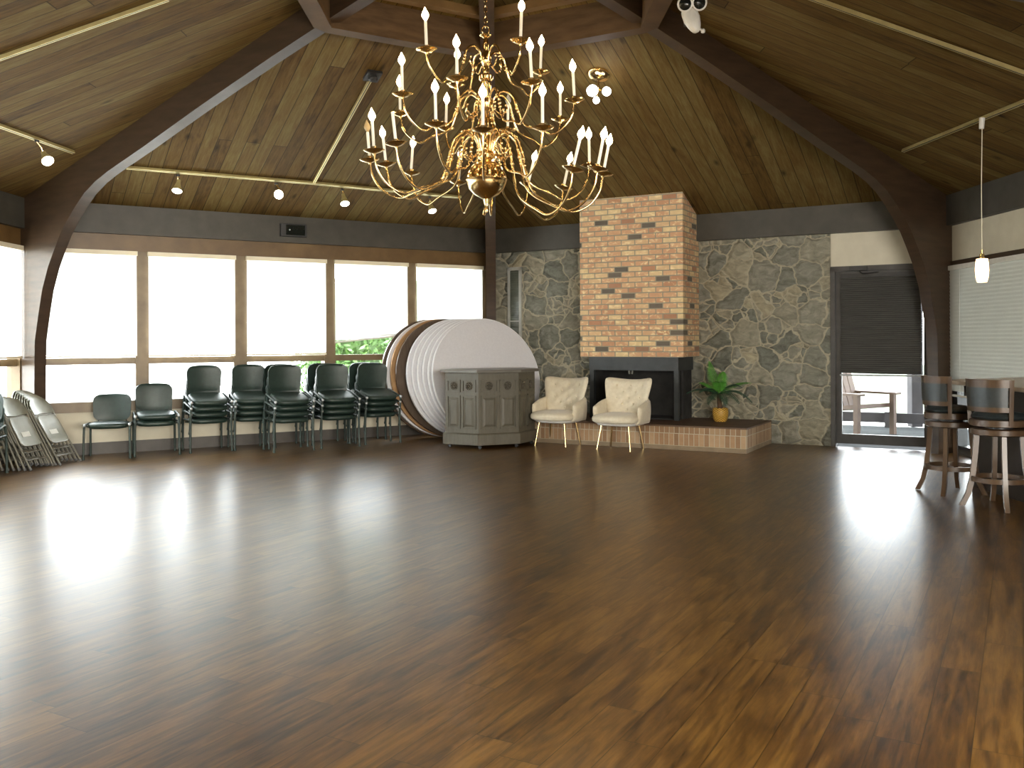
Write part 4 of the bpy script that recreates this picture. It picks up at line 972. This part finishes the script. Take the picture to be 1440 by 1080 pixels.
def trk_pt(P, x):
    best = min(range(101), key=lambda i: abs((lambda p: 720+1291*p.x/p.y)(P[0].lerp(P[-1], i/100))-x)); return P[0].lerp(P[-1], best/100)-Vector((0, 0, 0.03))
for x, fx, fy, ax, lab in ((250, 249, 268, (0.0, -0.45, -1), 'lit gold spotlight on the eave track, farthest left of its four'), (391, 392, 273.5, (0.0, -1, -0.25), 'lit spotlight on the eave track, round face towards the camera'),
                      (482, 485, 286, (0.25, -0.5, -1), 'lit spotlight on the eave track, right of the branch track'), (606, 608, 296.5, (0.3, -0.4, -1), 'lit spotlight on the eave track below the chandelier arms')):
    A = trk_pt(P1, x); spot(A, (fx, fy), A.y-0.02, ax, lab)
A = on_slope(52, 197, 'W', 0.05); spot(A, (67, 226), A.y-0.02, (0.62, -0.55, -0.75), 'lit spotlight on the far left track beside the arch')

fx = on_slope(842, 104, 'B', 0.0)
cf = thing('ceiling_fixture', 'brass ceiling fixture with three lit round lamps right of the chandelier', 'ceiling light', fx); inv = Matrix.Translation(-fx)
nb = WALLS['B'][2]; upb = Vector((-nb.x*sl, -nb.y*sl, 1)).normalized()
MB().lathe([(0.125, 0.0), (0.125, 0.02), (0.10, 0.045), (0.04, 0.055)], 28, fx, -upb).xf(inv).build('ceiling_plate', M['brass'], cf, smooth=40)
MB().tube([fx-upb*0.05, fx-Vector((0, 0, 0.20))], 0.010, 8).xf(inv).build('stem', M['brass'], cf, smooth=40)
for x, y, r in ((833, 127.5, 0.062), (853, 128.5, 0.048), (838.5, 141, 0.036)):
    c = atd(x, y, fx.y-0.12); MB().tube([fx-Vector((0, 0, 0.17)), c], 0.008, 6).xf(inv).build('lamp_arm', M['brass'], cf, smooth=40); MB().sphere(c, r, 18, 10).xf(inv).build('lamp_globe', M['globe_face'], cf, smooth=60)

pA = on_slope(1381, 166, 'E', 0.05); 
pd_ = thing('pendant_lamp', 'small glowing glass pendant lamp hanging over the bar', 'pendant lamp', pA); inv = Matrix.Translation(-pA)
pz0, pz1 = atd(1381, 397, pA.y).z, atd(1381, 364, pA.y).z; px = atd(1381, 380, pA.y).x
MB().tube([pA, pA+Vector((-0.006, 0, -0.10))], [0.026, 0.022], 12).xf(inv).build('track_adapter', M['white_plastic'], pd_, smooth=40)
MB().tube([pA-Vector((0, 0, 0.09)), Vector((px-0.002, pA.y, (pA.z+pz1)/2)), Vector((px, pA.y, pz1+0.04))], 0.0035, 6).xf(inv).build('cord', M['headrail'], pd_)
MB().lathe([(0.010, pz1+0.085-pz1), (0.010, 0.05), (0.020, 0.045), (0.024, 0.0)], 14, (px, pA.y, pz1)).xf(inv).build('lamp_holder', M['brass'], pd_, smooth=40)
h_ = pz1-pz0
MB().lathe([(0.042, 0), (0.054, h_*0.2), (0.060, h_*0.5), (0.057, h_*0.8), (0.050, h_), (0.02, h_+0.004)], 24, (px, pA.y, pz0)).xf(inv).build('lamp_shade', M['pendant_glow'], pd_, smooth=60)

# emergency light on the right arch
ec = atd(970, 20, 8.35)
em = thing('emergency_light', 'white twin-lens emergency light on the upper right arch beam', 'emergency light', ec); 
q = Matrix.Rotation(math.radians(-22), 4, 'Y')
mb = MB().rbox(0, 0, -0.05, 0.075, 0.05, 0.13, 3.0, 20, 10); mb.v = [(x*(1.0 if z > -0.05 else 1.0+0.9*(z+0.05)/0.3)+0.0, y, z) for x, y, z in mb.v]
mb.xf(q).build('housing', M['white_plastic'], em, smooth=40)
for i, (x, z) in enumerate(((-0.055, 0.075), (0.075, 0.085))):
    MB().lathe([(0.03, -0.04), (0.066, 0.0), (0.070, 0.018), (0.060, 0.02)], 20, (x, -0.05, z), (0.1 if i else -0.1, -1, -0.35)).build('lamp_head', M['white_plastic'], em, smooth=40)
    MB().lathe([(0.058, 0.0), (0.04, 0.012), (0.001, 0.016)], 20, (x, -0.067, z-0.006), (0.1 if i else -0.1, -1, -0.35)).build('lens', M['lens_dark'], em, smooth=40)
MB().tube([(0.05, -0.01, -0.10), (0.10, -0.02, -0.15)], 0.010, 8).sphere((0.115, -0.02, -0.16), 0.022, 10, 6).build('test_knob', M['white_plastic'], em, smooth=50)
MB().hexa([(-0.02, 0.045, -0.05), (0.05, 0.045, -0.05), (0.05, 0.20, -0.05), (-0.02, 0.20, -0.05), (-0.02, 0.045, 0.05), (0.05, 0.045, 0.05), (0.05, 0.20, 0.05), (-0.02, 0.20, 0.05)]).build('bracket', M['darkmetal'], em)

# speaker on the eave beam
sp = thing('wall_speaker', 'small dark speaker box on the eave beam over the windows', 'speaker', W('L', 3.23, 0.10, 2.95)); inv = Matrix.Translation(-sp.location)
MB().wbox('L', 3.05, 3.42, 0.10, 0.16, 2.865, 3.045).xf(inv).build('cabinet', M['darkmetal'], sp, bevel=0.008)
MB().wbox('L', 3.08, 3.35, 0.155, 0.168, 2.885, 3.025).xf(inv).build('grille', M['lens_dark'], sp)
MB().sphere(W('L', 3.30, 0.17, 2.955), 0.012, 8, 5).xf(inv).build('indicator', M['chair_cap'], sp)

# ------------------------------------------------------------------ chandelier
CX, CY = PO.x, PO.y
ch = thing('chandelier', 'large three-tier brass chandelier with electric candles hanging from the roof crown', 'chandelier', (CX, CY, 2.5))
Z0 = 2.5
body = [(0.001, 2.515), (0.012, 2.52), (0.020, 2.545), (0.014, 2.565), (0.022, 2.60), (0.030, 2.635), (0.055, 2.648), (0.105, 2.675), (0.15, 2.72), (0.172, 2.775), (0.176, 2.795), (0.181, 2.80), (0.181, 2.81), (0.176, 2.815), (0.170, 2.845), (0.145, 2.905), (0.10, 2.945), (0.055, 2.962), (0.045, 2.975), (0.075, 2.99), (0.085, 3.02), (0.06, 3.05), (0.04, 3.08), (0.05, 3.12), (0.035, 3.16), (0.048, 3.21), (0.085, 3.235), (0.088, 3.26), (0.080, 3.30), (0.050, 3.345), (0.028, 3.36), (0.030, 3.40), (0.055, 3.43), (0.060, 3.47), (0.035, 3.51), (0.045, 3.53), (0.046, 3.66), (0.062, 3.675), (0.066, 3.70), (0.045, 3.715), (0.025, 3.73), (0.032, 3.77), (0.024, 3.79), (0.045, 3.82), (0.050, 3.86), (0.030, 3.90), (0.020, 3.93), (0.030, 3.985), (0.022, 3.995), (0.016, 4.035), (0.045, 4.05), (0.052, 4.06), (0.03, 4.075), (0.010, 4.08)]
MB().lathe([(r, z-Z0) for r, z in body], 32).build('column', M['brass'], ch, smooth=35)
cq = MB(); cq.tube([(0.033*math.cos(2*PI*i/24), 0, 4.108+0.033*math.sin(2*PI*i/24)-Z0) for i in range(24)], 0.0055, 6, closed=True); cq.build('top_ring', M['brass'], ch, smooth=60)
cn = MB(); z = 4.150; i = 0
while z < 5.15:
    pts = []
    for k in range(14):
        q = 2*PI*k/14; u, w = 0.016*math.cos(q), 0.028*math.sin(q)
        pts.append((u, 0, z+w-Z0+0.0) if i % 2 else (0, u, z+w-Z0))
    cn.tube(pts, 0.0042, 5, closed=True); z += 0.046; i += 1
cn.build('chain', M['brass'], ch, smooth=60)
MB().tube([(-0.02, -0.02, 2.56-Z0), (-0.03, -0.02, 2.50-Z0), (-0.015, -0.02, 2.49-Z0), (-0.002, -0.02, 2.53-Z0), (0.0, -0.02, 2.60-Z0)], 0.004, 6).build('pull_ring', M['brass'], ch, smooth=60)

def bez(pts, n=8):                                    # Catmull-Rom through points
    P = [Vector(p) for p in pts]; P = [P[0]*2-P[1]]+P+[P[-1]*2-P[-2]]; out = []
    for i in range(1, len(P)-2):
        a, b, c, d = P[i-1:i+3]
        for k in range(n):
            t = k/n; out.append(0.5*((2*b)+(c-a)*t+(2*a-5*b+4*c-d)*t*t+(3*b-a-3*c+d)*t**3))
    out.append(P[-2]); return out
def candle_arm(px, py, depth, hub_z, hub_r, dip, rise, lean, bulb, k=1.0):
    Pn = atd(px, py, depth); dx, dy = Pn.x-CX, Pn.y-CY; R = math.hypot(dx, dy); d = Vector((dx/R, dy/R, 0)); zp = Pn.z
    def q(r, z): return d*r+Vector((0, 0, z-Z0))
    low = zp-dip
    path = bez([q(hub_r, hub_z-0.03), q(hub_r+0.035*k, hub_z+rise*0.62), q(hub_r+0.12*k, hub_z+rise), q(hub_r+0.205*k, hub_z+rise*0.42), q(hub_r+0.25*k, (hub_z*0.72+low*0.28)), q(hub_r+0.30*k+0.02*R, hub_z*0.32+low*0.68), q(R*0.52+0.10*k, low+0.045), q(R*0.74+0.01, low), q(R*0.885, low+0.06), q(R*0.97, low+dip*0.55), q(R, zp-0.02)])
    mb = MB().tube(path, 0.0095, 7)
    n = len(path); mi = int(n*0.38)
    mb.sphere(path[mi], 0.016, 8, 6); mb.sphere(path[mi+2], 0.014, 8, 6); mb.sphere(path[mi-2], 0.013, 8, 6)
    sc = bez([q(hub_r+0.03, hub_z-0.05), q(hub_r+0.09, hub_z-0.10), q(hub_r+0.14, hub_z-0.06), q(hub_r+0.13, hub_z-0.02)], 5)   # small scroll
    mb.tube(sc, 0.006, 6); mb.sphere(sc[-1], 0.011, 8, 5); mb.sphere(sc[8], 0.010, 8, 5)
    arm = mb.build('arm', M['brass'], ch, smooth=60)
    Lx = math.radians(lean); ax = Vector((math.sin(Lx), -0.02, math.cos(Lx))).normalized(); P = q(R, zp)
    MB().lathe([(0.012, -0.03), (0.016, -0.018), (0.045, -0.010), (0.078, 0.004), (0.088, 0.012), (0.084, 0.014), (0.045, 0.004), (0.018, 0.004), (0.018, 0.022), (0.024, 0.026), (0.024, 0.038), (0.017, 0.042)], 24, P, ax).build('drip_pan', M['brass'], arm, smooth=35)
    H = 0.205
    MB().lathe([(0.0125, 0.038), (0.0125, 0.038+H), (0.010, 0.042+H)], 12, P, ax).build('candle', M['candle'], arm, smooth=40)
    if bulb:
        MB().lathe([(0.009, 0.0), (0.016, 0.012), (0.027, 0.03), (0.029, 0.045), (0.022, 0.066), (0.010, 0.088), (0.001, 0.108)], 14, P+ax*(0.042+H), ax).build('bulb', bulb, arm, smooth=60)
BB = M['bulb']
for a in ((600, 71, 7.55, -2), (641, 121, 8.48, 3), (732, 59, 7.5, 2), (760, 103, 8.45, 2)): candle_arm(a[0], a[1], a[2], 3.86, 0.04, 0.23, 0.08, a[3], BB, 0.85)
for a in ((566, 134, 7.6, -1, BB), (563, 161, 8.25, -1, BB), (627, 182, 8.85, 2, BB), (714, 184, 8.85, 1, M['bulb_clear']), (788, 169, 8.45, 0, BB), (808, 142, 7.78, -3, BB), (748, 117, 7.2, -3, BB), (643, 112, 7.2, -1, BB)):
    candle_arm(a[0], a[1], a[2], 3.46, 0.05, 0.27, 0.10, a[3], a[4], 0.95)
for a in ((613, 176, 7.05, -1, BB), (679, 184, 6.95, 0, BB), (763, 181, 7.05, 0, BB), (557, 203, 7.2, -6, None), (805, 239, 7.2, 14, BB), (526, 213, 7.5, -3, BB), (840, 238, 7.5, 11, BB), (520, 226, 7.9, -4, M['bulb_off']), (848, 245, 7.9, 11, BB), (543, 232, 8.3, -6, BB), (829, 234, 8.35, -1, BB), (578, 244, 8.7, 4, BB), (792, 265, 8.7, 13, BB), (644.5, 258, 9.0, 5, BB), (742, 261, 9.0, 14, BB), (692, 262, 9.05, 3, BB)):
    candle_arm(a[0], a[1], a[2], 3.08, 0.06, 0.32, 0.13, a[3], a[4], 1.1)
